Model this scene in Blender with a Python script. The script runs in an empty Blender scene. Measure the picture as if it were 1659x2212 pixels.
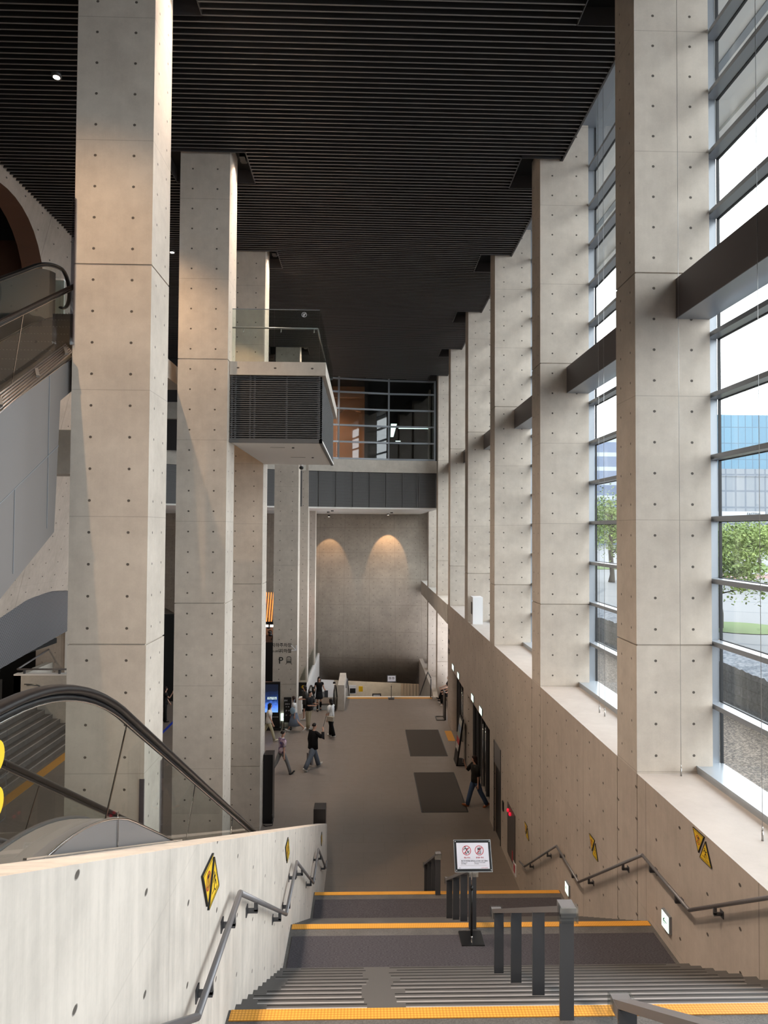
import bpy, bmesh, math, random
from mathutils import Vector, Matrix
random.seed(7)
C = bpy.context.scene
COL = C.collection
rad = math.radians

# ------------------------------------------------------------------ camera
cam_data = bpy.data.cameras.new('camera')
cam_data.sensor_fit = 'VERTICAL'; cam_data.sensor_height = 36.0
cam_data.lens = 1475.0 / 2212.0 * 36.0
cam_data.clip_end = 1000
cam = bpy.data.objects.new('camera', cam_data); COL.objects.link(cam)
_d = Vector((-39.9, 39, 1475)).normalized()
_X = Vector((1, .0064, .0266)); _X = (_X - _d * _X.dot(_d)).normalized()
_U = _X.cross(_d)
_R = Matrix((_X, _d, _U))          # rows: world axes seen in (right, down, forward)
right = _R.col[0] if False else Vector((_X.x, _d.x, _U.x))
down = Vector((_X.y, _d.y, _U.y)); fwd = Vector((_X.z, _d.z, _U.z))
M4 = Matrix.Identity(4)
for i in range(3):
    M4[i][0] = right[i]; M4[i][1] = -down[i]; M4[i][2] = -fwd[i]
M4.translation = Vector((0, 0, 8.95))
cam.matrix_world = M4
C.camera = cam

# ------------------------------------------------------------------ exposure, world
C.view_settings.view_transform = 'Standard'
C.view_settings.look = 'None'
C.view_settings.gamma = 1
C.view_settings.use_curve_mapping = False
C.view_settings.exposure = 0.5
SKY = 5.0
w = bpy.data.worlds.new('overcast_sky'); C.world = w; w.use_nodes = True
nt = w.node_tree; bg = nt.nodes['Background']
tc = nt.nodes.new('ShaderNodeTexCoord'); nz = nt.nodes.new('ShaderNodeTexNoise'); rp = nt.nodes.new('ShaderNodeValToRGB')
nz.inputs['Scale'].default_value = 2.2; nz.inputs['Detail'].default_value = 5
rp.color_ramp.elements[0].position = .35; rp.color_ramp.elements[0].color = (.78, .85, .98, 1)
rp.color_ramp.elements[1].position = .62; rp.color_ramp.elements[1].color = (1, .99, .97, 1)
nt.links.new(tc.outputs['Generated'], nz.inputs['Vector']); nt.links.new(nz.outputs['Fac'], rp.inputs['Fac'])
nt.links.new(rp.outputs['Color'], bg.inputs['Color']); bg.inputs['Strength'].default_value = SKY
# portal in the window wall: guides sampling of the sky light only
pl = bpy.data.lights.new('window_portal', 'AREA'); pl.shape = 'RECTANGLE'; pl.size = 60; pl.size_y = 13
pl.cycles.is_portal = True
po = bpy.data.objects.new('window_portal', pl); COL.objects.link(po)
po.location = (5.35, 17, 12); po.rotation_euler = (rad(90), 0, rad(90))

# ------------------------------------------------------------------ materials
def mat(name, color=(.5, .5, .5), rough=.6, metal=0, spec=.5, emit=None, es=1):
    m = bpy.data.materials.new(name); m.use_nodes = True
    b = m.node_tree.nodes['Principled BSDF']
    b.inputs['Base Color'].default_value = (*color, 1); b.inputs['Roughness'].default_value = rough
    b.inputs['Metallic'].default_value = metal; b.inputs['Specular IOR Level'].default_value = spec
    if emit:
        b.inputs['Emission Color'].default_value = (*emit, 1); b.inputs['Emission Strength'].default_value = es
    return m
def N(nt, t, **kw):
    n = nt.nodes.new(t)
    for k, v in kw.items(): setattr(n, k, v)
    return n
def math_(nt, op, a, b=None, c=None):
    n = N(nt, 'ShaderNodeMath', operation=op)
    for i, v in enumerate((a, b, c)):
        if v is None: continue
        if isinstance(v, (int, float)): n.inputs[i].default_value = v
        else: nt.links.new(v, n.inputs[i])
    return n.outputs[0]
def mix(nt, f, a, b, mode='MIX'):
    n = N(nt, 'ShaderNodeMix', data_type='RGBA', blend_type=mode)
    for i, v in ((0, f), (6, a), (7, b)):
        if isinstance(v, (int, float)): n.inputs[i].default_value = v
        elif isinstance(v, tuple): n.inputs[i].default_value = v
        else: nt.links.new(v, n.inputs[i])
    return n.outputs[2]
def noise(nt, vec, scale, detail=4, rough=.55):
    n = N(nt, 'ShaderNodeTexNoise'); n.inputs['Scale'].default_value = scale
    n.inputs['Detail'].default_value = detail; n.inputs['Roughness'].default_value = rough
    if vec is not None: nt.links.new(vec, n.inputs['Vector'])
    return n.outputs['Fac']
def coords(nt, kind='Object', scale=(1, 1, 1)):
    t = N(nt, 'ShaderNodeTexCoord'); m = N(nt, 'ShaderNodeMapping')
    nt.links.new(t.outputs[kind], m.inputs['Vector']); m.inputs['Scale'].default_value = scale
    return m.outputs['Vector']
def ramp(nt, f, stops):
    r = N(nt, 'ShaderNodeValToRGB'); nt.links.new(f, r.inputs['Fac'])
    e = r.color_ramp.elements
    while len(e) < len(stops): e.new(.5)
    for q, (p, c) in zip(e, stops): q.position = p; q.color = (*c, 1)
    return r.outputs['Color']
def concrete(name, c1, c2, vlines=0, streak=0, holes=True, hline=.45, rough=.62, hr=.0155, vstr=.6):
    """board-marked cast concrete: UV.x counts tie-hole pitches, UV.y counts 0.45 m rows"""
    m = mat(name, rough=rough, spec=.3); nt = m.node_tree; b = nt.nodes['Principled BSDF']
    v = coords(nt)
    f = noise(nt, v, .9, 6, .6); f2 = noise(nt, v, 5, 5, .6); f3 = noise(nt, v, 45, 3)
    a = math_(nt, 'MULTIPLY_ADD', f2, .45, math_(nt, 'MULTIPLY', f, .75))
    a = math_(nt, 'MULTIPLY_ADD', f3, .12, a)
    if streak:
        s = noise(nt, coords(nt, scale=(7, 7, .5)), 1.6, 5, .65)
        a = math_(nt, 'MULTIPLY_ADD', s, streak, math_(nt, 'MULTIPLY', a, 1 - streak * .6))
    col = ramp(nt, a, [(.42, c2), (.84, c1)])
    if holes:
        uv = N(nt, 'ShaderNodeUVMap'); sp = N(nt, 'ShaderNodeSeparateXYZ'); nt.links.new(uv.outputs[0], sp.inputs[0])
        du = math_(nt, 'MULTIPLY', math_(nt, 'SUBTRACT', math_(nt, 'FRACT', sp.outputs[0]), .5), .5)
        dv = math_(nt, 'MULTIPLY', math_(nt, 'SUBTRACT', math_(nt, 'FRACT', sp.outputs[1]), .5), .45)
        d = math_(nt, 'SQRT', math_(nt, 'ADD', math_(nt, 'MULTIPLY', du, du), math_(nt, 'MULTIPLY', dv, dv)))
        h = N(nt, 'ShaderNodeMapRange'); nt.links.new(d, h.inputs[0]); h.inputs[1].default_value = hr; h.inputs[2].default_value = hr + .0055
        h.inputs[3].default_value = 1; h.inputs[4].default_value = 0
        hole = h.outputs[0]
        l = math_(nt, 'MULTIPLY', math_(nt, 'PINGPONG', sp.outputs[1], 2), .45)
        ln = N(nt, 'ShaderNodeMapRange'); nt.links.new(l, ln.inputs[0]); ln.inputs[1].default_value = .002; ln.inputs[2].default_value = .009
        ln.inputs[3].default_value = hline; ln.inputs[4].default_value = 0
        line = ln.outputs[0]
        if vlines:
            l2 = math_(nt, 'MULTIPLY', math_(nt, 'PINGPONG', sp.outputs[0], vlines / 2), .5)
            ln2 = N(nt, 'ShaderNodeMapRange'); nt.links.new(l2, ln2.inputs[0]); ln2.inputs[1].default_value = .003; ln2.inputs[2].default_value = .01
            ln2.inputs[3].default_value = vstr; ln2.inputs[4].default_value = 0
            line = math_(nt, 'MAXIMUM', line, ln2.outputs[0])
        col = mix(nt, math_(nt, 'MULTIPLY', line, .8), col, (c2[0] * .35, c2[1] * .33, c2[2] * .3, 1))
        col = mix(nt, math_(nt, 'MULTIPLY', hole, .9), col, (.05, .04, .033, 1))
        bp = N(nt, 'ShaderNodeBump'); bp.inputs['Distance'].default_value = .02; bp.inputs['Strength'].default_value = .6
        nt.links.new(math_(nt, 'SUBTRACT', math_(nt, 'MULTIPLY', f2, .15), hole), bp.inputs['Height'])
        nt.links.new(bp.outputs[0], b.inputs['Normal'])
    nt.links.new(col, b.inputs['Base Color'])
    return m
M = {}
M['conc'] = concrete('cast_concrete', (.61, .535, .46), (.43, .37, .315), streak=.15)
M['conc_wall'] = concrete('wall_concrete', (.52, .44, .375), (.36, .30, .25), vlines=4, streak=.3, hline=.22)
M['conc_par'] = concrete('parapet_concrete', (.64, .565, .495), (.36, .32, .28), vlines=4, streak=.55, hline=.12, hr=.0105, vstr=.25)
M['conc_end'] = concrete('end_wall_concrete', (.46, .395, .33), (.31, .265, .22), vlines=3, streak=.1, hline=.9)
M['conc_plain'] = concrete('plain_concrete', (.60, .55, .49), (.43, .39, .34), holes=False)
M['sill'] = concrete('sill_concrete', (.50, .455, .42), (.41, .37, .34), holes=False, streak=.1)
M['dark_metal'] = mat('charcoal_metal', (.075, .07, .072), .45, .3)
M['slat'] = mat('ceiling_slat_metal', (.045, .042, .041), .5, .2)
M['void'] = mat('black_void_paint', (.006, .006, .006), .9)
M['frame'] = mat('grey_window_frame', (.27, .29, .32), .35, .4)
M['frame_light'] = mat('pale_sill_metal', (.42, .46, .50), .3, .5)
M['gasket'] = mat('black_gasket', (.01, .01, .012), .6)
M['beam'] = mat('painted_steel_beam', (.12, .10, .10), .5, .1)
M['rail'] = mat('grey_painted_rail', (.20, .19, .195), .38, .35)
M['post'] = mat('charcoal_post', (.085, .086, .094), .42, .3)
M['black'] = mat('black_satin', (.006, .006, .007), .35)
M['rubber'] = mat('black_rubber', (.009, .007, .007), .38, spec=.4)
M['comb'] = mat('comb_plate_metal', (.20, .22, .23), .5, .3)
M['steel'] = mat('brushed_steel', (.45, .44, .43), .28, .9)
M['chrome'] = mat('polished_steel', (.7, .68, .66), .12, 1)
M['clad'] = mat('grey_cladding', (.20, .185, .18), .45, .3)
M['soffit'] = mat('white_soffit', (.86, .82, .78), .8)
M['white'] = mat('white_board', (.8, .8, .82), .5)
M['sign_yellow'] = mat('warning_yellow', (.80, .50, .02), .45)
M['sign_black'] = mat('sign_ink', (.01, .01, .01), .6)
M['sign_red'] = mat('sign_red', (.45, .03, .05), .5)
M['sign_green'] = mat('sign_green', (.01, .25, .13), .5)
M['tactile'] = mat('yellow_tactile', (.80, .36, .03), .5)
M['lit_sign'] = mat('lit_sign_face', (.9, .95, .9), .5, emit=(.8, 1, .88), es=.85)
M['led_blue'] = mat('blue_led', (.02, .03, .5), .5, emit=(.05, .12, 1), es=4)
M['led_red'] = mat('red_lamp', (.6, .01, .03), .3, emit=(1, .02, .06), es=.45)
M['lamp'] = mat('lamp_face', (1, .9, .8), .5, emit=(1, .85, .7), es=6)
M['cool_lamp'] = mat('cool_tube_lamp', (.8, 1, .9), .5, emit=(.75, 1, .9), es=1.5)
M['wood'] = mat('warm_wood_panel', (.36, .20, .12), .6)
M['arch'] = mat('brown_plaster', (.16, .08, .05), .8)
M['orange'] = mat('orange_slat_light', (.8, .25, .05), .5, emit=(1, .35, .08), es=.8)
M['skin'] = mat('skin', (.55, .31, .22), .6)
M['hair'] = mat('dark_hair', (.012, .009, .008), .5)
M['grass'] = mat('grass', (.07, .11, .025), .9)
M['trunk'] = mat('tree_bark', (.06, .05, .04), .9)
def m_granite():
    m = mat('grey_granite', rough=.55); nt = m.node_tree; b = nt.nodes['Principled BSDF']; v = coords(nt)
    a = math_(nt, 'MULTIPLY_ADD', noise(nt, v, 90, 2), .6, math_(nt, 'MULTIPLY', noise(nt, v, 3, 4), .4))
    col = ramp(nt, a, [(.38, (.062, .058, .054)), (.62, (.125, .115, .108))])
    br = N(nt, 'ShaderNodeTexBrick'); br.inputs['Scale'].default_value = 1; br.inputs['Mortar Size'].default_value = .003
    br.inputs['Brick Width'].default_value = 1.2; br.inputs['Row Height'].default_value = 10; br.offset = 0
    nt.links.new(coords(nt), br.inputs['Vector'])
    col = mix(nt, math_(nt, 'MULTIPLY', br.outputs['Fac'], .5), col, (.05, .047, .045, 1))
    nt.links.new(col, b.inputs['Base Color']); return m
M['granite'] = m_granite()
def m_floor():
    m = mat('stone_floor_tiles', rough=.34, spec=.5); nt = m.node_tree; b = nt.nodes['Principled BSDF']; v = coords(nt)
    br = N(nt, 'ShaderNodeTexBrick'); br.offset = .5
    for k, q in (('Scale', 1), ('Mortar Size', .003), ('Brick Width', 1.2), ('Row Height', .6), ('Bias', 0)): br.inputs[k].default_value = q
    br.inputs['Color1'].default_value = (.215, .175, .150, 1); br.inputs['Color2'].default_value = (.19, .158, .136, 1); br.inputs['Mortar'].default_value = (.07, .06, .055, 1)
    nt.links.new(v, br.inputs['Vector'])
    col = mix(nt, .5, br.outputs['Color'], ramp(nt, noise(nt, v, 60, 3), [(.35, (.165, .138, .12)), (.65, (.235, .195, .168))]))
    nt.links.new(col, b.inputs['Base Color'])
    nt.links.new(math_(nt, 'MULTIPLY_ADD', noise(nt, v, 4, 3), .15, .36), b.inputs['Roughness']); return m
M['floor'] = m_floor()
def m_carpet():
    m = mat('charcoal_carpet_mat', rough=.95, spec=.1); nt = m.node_tree; b = nt.nodes['Principled BSDF']
    a = noise(nt, coords(nt, scale=(25, 160, 25)), 1.5, 4, .7)
    nt.links.new(ramp(nt, a, [(.36, (.03, .027, .031)), (.66, (.10, .092, .10))]), b.inputs['Base Color']); return m
M['carpet'] = m_carpet()
def m_perf(name, c1, c2, s):
    m = mat(name, rough=.5, metal=.2); nt = m.node_tree; b = nt.nodes['Principled BSDF']
    br = N(nt, 'ShaderNodeTexBrick'); br.inputs['Scale'].default_value = 1
    br.inputs['Mortar Size'].default_value = s * .3; br.inputs['Brick Width'].default_value = s * 2; br.inputs['Row Height'].default_value = s
    br.inputs['Color1'].default_value = br.inputs['Color2'].default_value = (*c2, 1); br.inputs['Mortar'].default_value = (*c1, 1)
    t = N(nt, 'ShaderNodeUVMap'); nt.links.new(t.outputs[0], br.inputs['Vector'])
    nt.links.new(br.outputs['Color'], b.inputs['Base Color']); return m
M['mesh'] = m_perf('perforated_metal', (.17, .17, .18), (.02, .02, .021), .05)
def m_tactile():
    m = mat('tactile_tile', rough=.5); nt = m.node_tree; b = nt.nodes['Principled BSDF']
    vo = N(nt, 'ShaderNodeTexVoronoi'); vo.inputs['Randomness'].default_value = 0; vo.inputs['Scale'].default_value = 1
    nt.links.new(coords(nt, scale=(42, 42, 0)), vo.inputs['Vector'])
    nt.links.new(ramp(nt, vo.outputs['Distance'], [(.25, (.74, .36, .05)), (.5, (.48, .20, .02))]), b.inputs['Base Color']); return m
M['tactile'] = m_tactile()
def m_glass(name, tint, base=.03, power=.55):
    m = bpy.data.materials.new(name); m.use_nodes = True; nt = m.node_tree
    for n in list(nt.nodes): nt.nodes.remove(n)
    o = N(nt, 'ShaderNodeOutputMaterial'); t = N(nt, 'ShaderNodeBsdfTransparent'); t.inputs[0].default_value = (*tint, 1)
    g = N(nt, 'ShaderNodeBsdfGlossy'); g.inputs['Roughness'].default_value = .02
    lw = N(nt, 'ShaderNodeLayerWeight'); lw.inputs['Blend'].default_value = power
    f = math_(nt, 'ADD', math_(nt, 'MULTIPLY', math_(nt, 'POWER', lw.outputs['Facing'], 5), .55), base)
    mx = N(nt, 'ShaderNodeMixShader'); nt.links.new(f, mx.inputs[0]); nt.links.new(t.outputs[0], mx.inputs[1]); nt.links.new(g.outputs[0], mx.inputs[2])
    nt.links.new(mx.outputs[0], o.inputs[0]); return m
M['glass'] = m_glass('window_glass', (.93, .96, .96))
M['glass_bal'] = m_glass('balustrade_glass', (.86, .90, .88), .05)
M['plastic'] = m_glass('clear_plastic', (.93, .95, .95), .12)

# ------------------------------------------------------------------ mesh helpers
class MB:
    def __init__(s): s.v = []; s.f = []; s.mi = []; s.sm = []
    def quad(s, pts, mi=0, sm=False):
        n = len(s.v); s.v += [tuple(p) for p in pts]; s.f.append(tuple(range(n, n + len(pts)))); s.mi.append(mi); s.sm.append(sm)
    def box(s, x0, x1, y0, y1, z0, z1, mi=0, mtx=None):
        n = len(s.v)
        P = [(x, y, z) for z in (z0, z1) for y in (y0, y1) for x in (x0, x1)]
        if mtx is not None: P = [tuple(mtx @ Vector(p)) for p in P]
        s.v += P
        for q in ((0, 2, 3, 1), (4, 5, 7, 6), (0, 1, 5, 4), (2, 6, 7, 3), (0, 4, 6, 2), (1, 3, 7, 5)):
            s.f.append(tuple(n + i for i in q)); s.mi.append(mi); s.sm.append(False)
        return s
    def bar(s, a, b, wx, wz, mi=0, up=(0, 0, 1)):
        a = Vector(a); b = Vector(b); d = (b - a).normalized(); up = Vector(up)
        if abs(d.dot(up)) > .99: up = Vector((0, 1, 0))
        sx = d.cross(up).normalized(); su = sx.cross(d)
        n = len(s.v)
        for p in (a, b):
            for i, j in ((-1, -1), (1, -1), (1, 1), (-1, 1)): s.v.append(tuple(p + sx * wx / 2 * i + su * wz / 2 * j))
        for q in ((0, 1, 2, 3), (7, 6, 5, 4), (0, 4, 5, 1), (1, 5, 6, 2), (2, 6, 7, 3), (3, 7, 4, 0)):
            s.f.append(tuple(n + i for i in q)); s.mi.append(mi); s.sm.append(False)
        return s
    def loft(s, pts, rr, seg=12, lat=None, mi=0, cap=True):
        """tube through pts with radii (a along lat, b across); lat keeps the frame steady"""
        pts = [Vector(p) for p in pts]; rings = []; keep = None
        for i, p in enumerate(pts):
            d = (pts[min(i + 1, len(pts) - 1)] - pts[max(i - 1, 0)])
            d = d.normalized() if d.length > 1e-6 else Vector((0, 0, 1))
            l = Vector(lat) if lat is not None else (keep if keep is not None else (Vector((0, 0, 1)) if abs(d.z) < .9 else Vector((1, 0, 0))))
            l = (l - d * l.dot(d)); l = l.normalized() if l.length > 1e-5 else Vector((1, 0, 0)); b = d.cross(l); keep = l
            r = rr[i] if isinstance(rr, (list, tuple)) and not isinstance(rr[0], (int, float)) or isinstance(rr, list) else rr
            ra, rb = (r if isinstance(r, (tuple, list)) else (r, r))
            n = len(s.v)
            for k in range(seg):
                t = 2 * math.pi * k / seg; s.v.append(tuple(p + l * ra * math.cos(t) + b * rb * math.sin(t)))
            rings.append(n)
        for i in range(len(rings) - 1):
            for k in range(seg):
                k2 = (k + 1) % seg
                s.f.append((rings[i] + k, rings[i] + k2, rings[i + 1] + k2, rings[i + 1] + k)); s.mi.append(mi); s.sm.append(True)
        if cap:
            s.f.append(tuple(rings[0] + k for k in reversed(range(seg)))); s.mi.append(mi); s.sm.append(True)
            s.f.append(tuple(rings[-1] + k for k in range(seg))); s.mi.append(mi); s.sm.append(True)
        return s
    def ell(s, c, r, seg=14, ring=9, mi=0, zmin=-1, fn=None):
        c = Vector(c); n0 = len(s.v)
        for j in range(ring + 1):
            ph = -math.pi / 2 + math.pi * j / ring
            for k in range(seg):
                t = 2 * math.pi * k / seg
                q = Vector((math.cos(ph) * math.cos(t), math.cos(ph) * math.sin(t), max(zmin, math.sin(ph))))
                if fn: q = fn(q)
                s.v.append((c.x + q.x * r[0], c.y + q.y * r[1], c.z + q.z * r[2]))
        for j in range(ring):
            for k in range(seg):
                k2 = (k + 1) % seg
                s.f.append((n0 + j * seg + k, n0 + j * seg + k2, n0 + (j + 1) * seg + k2, n0 + (j + 1) * seg + k)); s.mi.append(mi); s.sm.append(True)
        return s
    def prism(s, poly, axis, a, b, mi=0):
        """poly of 2D points extruded along axis 'X'/'Y'/'Z' from a to b"""
        def P(q, h): return {'X': (h, q[0], q[1]), 'Y': (q[0], h, q[1]), 'Z': (q[0], q[1], h)}[axis]
        n = len(s.v); k = len(poly)
        s.v += [P(q, a) for q in poly] + [P(q, b) for q in poly]
        s.f.append(tuple(n + i for i in range(k))); s.f.append(tuple(n + k + i for i in reversed(range(k))))
        for i in range(k): s.f.append((n + i, n + k + i, n + k + (i + 1) % k, n + (i + 1) % k))
        s.mi += [mi] * (k + 2); s.sm += [False] * (k + 2); return s
    def sheet(s, grid, mi=0, sm=True):
        n = len(s.v); R = len(grid); Q = len(grid[0])
        for row in grid: s.v += [tuple(p) for p in row]
        for i in range(R - 1):
            for j in range(Q - 1):
                s.f.append((n + i * Q + j, n + i * Q + j + 1, n + (i + 1) * Q + j + 1, n + (i + 1) * Q + j)); s.mi.append(mi); s.sm.append(sm)
        return s
    def build(s, name, mats, parent=None, uv=None, origin=None, bevel=0, fixn=True):
        """uv = (ox, px, oy, py, oz): UV in hole pitches for the concrete"""
        me = bpy.data.meshes.new(name)
        org = Vector(origin) if origin is not None else Vector((0, 0, 0))
        if parent is not None and origin is None: org = parent.matrix_world_loc if False else Vector((0, 0, 0))
        vs = [tuple(Vector(p) - org) for p in s.v]
        me.from_pydata(vs, [], s.f); me.update()
        if not isinstance(mats, (list, tuple)): mats = [mats]
        for m in mats: me.materials.append(M[m] if isinstance(m, str) else m)
        me.polygons.foreach_set('material_index', s.mi); me.polygons.foreach_set('use_smooth', s.sm)
        if fixn:
            bm = bmesh.new(); bm.from_mesh(me)
            if s.weld if hasattr(s, 'weld') else False: bmesh.ops.remove_doubles(bm, verts=bm.verts, dist=1e-4)
            bmesh.ops.recalc_face_normals(bm, faces=bm.faces)
            if bevel: bmesh.ops.bevel(bm, geom=[e for e in bm.edges if len(e.link_faces) == 2 and e.calc_face_angle(0) > .5], offset=bevel, segments=2, affect='EDGES', profile=.6)
            bm.to_mesh(me); bm.free()
        if uv:
            ox, px, oy, py, oz = uv; l = me.uv_layers.new(name='UVMap')
            for p in me.polygons:
                n = p.normal
                for li in p.loop_indices:
                    c = me.vertices[me.loops[li].vertex_index].co + org
                    if abs(n.z) > .8: u = (.12, .12)
                    elif abs(n.x) > abs(n.y): u = ((c.y - oy) / py, (c.z - oz) / .45)
                    else: u = ((c.x - ox) / px, (c.z - oz) / .45)
                    l.data[li].uv = u
        o = bpy.data.objects.new(name, me); COL.objects.link(o); o.location = org
        if parent is not None:
            o.parent = parent; o.matrix_parent_inverse = Matrix.Identity(4)
            pw = parent['_w'] if '_w' in parent else (0, 0, 0)
            o.location = org - Vector(pw)
        o['_w'] = tuple(org)
        return o
def tag(o, label, cat, group=None):
    o['label'] = label; o['category'] = cat
    if group: o['group'] = group
    return o
def struct(o): o['kind'] = 'structure'; return o
def thing(name, label=None, cat=None, loc=(0, 0, 0), group=None):
    o = bpy.data.objects.new(name, None); COL.objects.link(o); o.location = loc; o.empty_display_size = .2
    o['_w'] = tuple(loc)
    if label: tag(o, label, cat, group)
    return o
def mesh_thing(mb, name, mats, label, cat, group=None, **kw):
    return tag(mb.build(name, mats, **kw), label, cat, group)
def sub(o, part):
    """make o (built in world coordinates) a sub-part of a part of a thing"""
    o.parent = part; o.matrix_parent_inverse = Matrix.Identity(4)
    base = part.parent.location if part.parent else Vector((0, 0, 0))
    o.location = (Vector(o.location) if o.parent else Vector()) - base - part.location
    return o
def text_mesh(name, s, size, m, mtx, parent=None, ext=.001, align='CENTER', bold=.012):
    cu = bpy.data.curves.new(name, 'FONT'); cu.body = s; cu.size = size; cu.extrude = ext; cu.align_x = align; cu.resolution_u = 3; cu.offset = size * bold
    o = bpy.data.objects.new(name + '_curve', cu); COL.objects.link(o)
    bpy.context.view_layer.update()
    me = bpy.data.meshes.new_from_object(o.evaluated_get(bpy.context.evaluated_depsgraph_get()))
    bpy.data.objects.remove(o); bpy.data.curves.remove(cu)
    me.name = name; me.transform(mtx); me.materials.clear(); me.materials.append(M[m] if isinstance(m, str) else m)
    r = bpy.data.objects.new(name, me); COL.objects.link(r)
    if parent is not None: r.parent = parent
    return r
def face_mtx(pos, facing):
    """text plane at pos; facing '-Y' (to camera), '+X', '-X'"""
    rot = {'-Y': Matrix.Rotation(rad(90), 4, 'X'),
           '+X': Matrix.Rotation(rad(90), 4, 'Z') @ Matrix.Rotation(rad(90), 4, 'X'),
           '-X': Matrix.Rotation(rad(-90), 4, 'Z') @ Matrix.Rotation(rad(90), 4, 'X')}[facing]
    return Matrix.Translation(Vector(pos)) @ rot
def disc(mb, mtx, r0, r1, mi=0, seg=24, dz=0):
    for k in range(seg):
        a = 2 * math.pi * k / seg; b = 2 * math.pi * (k + 1) / seg
        if r0 > 0: pts = [(r0 * math.cos(a), r0 * math.sin(a)), (r1 * math.cos(a), r1 * math.sin(a)), (r1 * math.cos(b), r1 * math.sin(b)), (r0 * math.cos(b), r0 * math.sin(b))]
        else: pts = [(0, 0), (r1 * math.cos(a), r1 * math.sin(a)), (r1 * math.cos(b), r1 * math.sin(b))]
        mb.quad([mtx @ Vector((x, y, dz)) for x, y in pts], mi)
def strip(mb, mtx, pts, wd, mi=0, dz=0):
    for (x0, y0), (x1, y1) in zip(pts, pts[1:]):
        d = Vector((x1 - x0, y1 - y0)); L = d.length; d /= L; n = Vector((-d.y, d.x)) * wd / 2; e = d * wd * .3
        q = [(x0 - n.x - e.x, y0 - n.y - e.y), (x1 - n.x + e.x, y1 - n.y + e.y), (x1 + n.x + e.x, y1 + n.y + e.y), (x0 + n.x - e.x, y0 + n.y - e.y)]
        mb.quad([mtx @ Vector((x, y, dz)) for x, y in q], mi)

# ================================================================== STRUCTURE
SILL = 5.49; CEIL = 17.35
P0 = 9.75; PITCH = 5.4
# ---- floor
f = MB()
f.box(-22, 5.6, -14, 36.8, -.4, 0); f.box(-22, -3.2, 36.8, 52, -.4, 0); f.box(3.7, 5.6, 36.8, 50, -.4, .0)
struct(f.build('floor', 'floor'))
f = MB(); f.box(-5, 5.6, 36.5, 60, -5.9, -5.5); struct(f.build('floor_lower', 'floor'))
f = MB(); f.box(-5, 5.6, 55, 55.4, -5.5, 0)
struct(f.build('wall_lower', 'conc_plain'))
f = MB(); f.box(-22, 6, 52, 52.4, -.4, 18); struct(f.build('wall_far', 'conc_plain'))
f = MB(); f.box(5.3, 5.6, 36.5, 60, -5.9, -.4); f.box(-5.3, -5, 36.5, 60, -5.9, -.4); f.box(5.22, 5.34, 47.6, 52, 0, 18.2); f.box(5.3, 5.6, 46, 60, -.4, 0); struct(f.build('wall_lower_side', 'conc_plain'))
f = MB(); f.box(-5.3, 5.6, 52.4, 60, -.3, 0); struct(f.build('ceiling_lower', 'conc_plain'))
# ---- back and left enclosing walls
f = MB(); f.box(-22, 5.6, -14.4, -14, 0, 18.2); struct(f.build('wall_back', 'conc_wall', uv=(0, .6, 0, .6, 7.32)))
f = MB(); f.box(-22.4, -22, -14, 52, 0, 18.2); struct(f.build('wall_outer_left', 'conc_wall', uv=(0, .6, 0, .6, 7.32)))

# ---- ceiling: dark metal slats under a black plane
def ceiling_gaps(y):
    """open slots round the column heads: list of (x0, x1) with no slat at this y"""
    g = []
    for k in range(-1, 7):
        yy = P0 + PITCH * k
        if yy - .12 < y < yy + 1.28:
            g.append((3.45, 4.4))
            if k != 3: g.append((-4.62, -2.72))
    return g
cl = MB()
y = -13.5
def arcY(x): return 37.9 - .022 * (4 - x) ** 2
while y < 38.2:
    segs = [(-8.7 if 9 < y < 28.5 else -22, 4.4)]
    if y > 33.5:  # the far glazing cuts the ceiling off along its curve
        xs = 4 - math.sqrt(max(0, (37.9 - y) / .022))
        segs = [(xs, 4.4)] if xs < 4.3 else []
    for a, b in ceiling_gaps(y):
        ns = []
        for p, q in segs:
            if b <= p or a >= q: ns.append((p, q)); continue
            if a > p: ns.append((p, a))
            if b < q: ns.append((b, q))
        segs = ns
    for p, q in segs:
        cl.box(p, q, y, y + .02, CEIL, CEIL + .14, 0)
        cl.box(p, q, y - .002, y + .026, CEIL - .005, CEIL, 1)
    y += .145
M['slat_lit_lip'] = mat('slat_lit_edge', (.20, .185, .18), .45, .2)  # lighter copy of the slat colour: light on the bottom edges, painted in
cl.box(-22, 4.4, -13.5, 52, CEIL + .35, CEIL + .45, 2)
cl.box(4.38, 4.42, -13.5, 38, CEIL - .02, 18.3, 3)
struct(cl.build('ceiling', ['slat', 'slat_lit_lip', 'void', 'dark_metal']))
f = MB(); f.box(4.42, 5.6, -13.5, 50, 18.2, 18.4); f.box(4.42, 5.0, -13.5, 50, 18.17, 18.2)
struct(f.build('ceiling_perimeter', 'frame'))
f = MB(); f.box(-23, 5.8, -14.5, 53, 18.5, 18.8); struct(f.build('ceiling_roof', 'conc_plain'))

# ---- right wall with the entrance openings (inner face X = 3.9)
wr = MB()
def wseg(y0, y1, z0, z1, x1=5.35): wr.box(3.9, x1, y0, y1, z0, z1)
for a, b in ((-14, 9.74), (9.76, 10.51), (10.53, 15.13), (15.15, 15.93), (15.95, 19.55)): wseg(a, b, 0, SILL)
wseg(19.55, 20.53, 2.7, SILL); wseg(20.53, 21.3, 0, SILL)
wseg(21.3, 26.1, 2.76, SILL); wseg(27.0, 31.0, 2.74, SILL)
wseg(26.1, 27.0, 2.76, SILL); wseg(31.0, 32.15, 0, SILL)
wr.box(3.93, 5.35, -14, 15.95, 0, SILL - .02)
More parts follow.
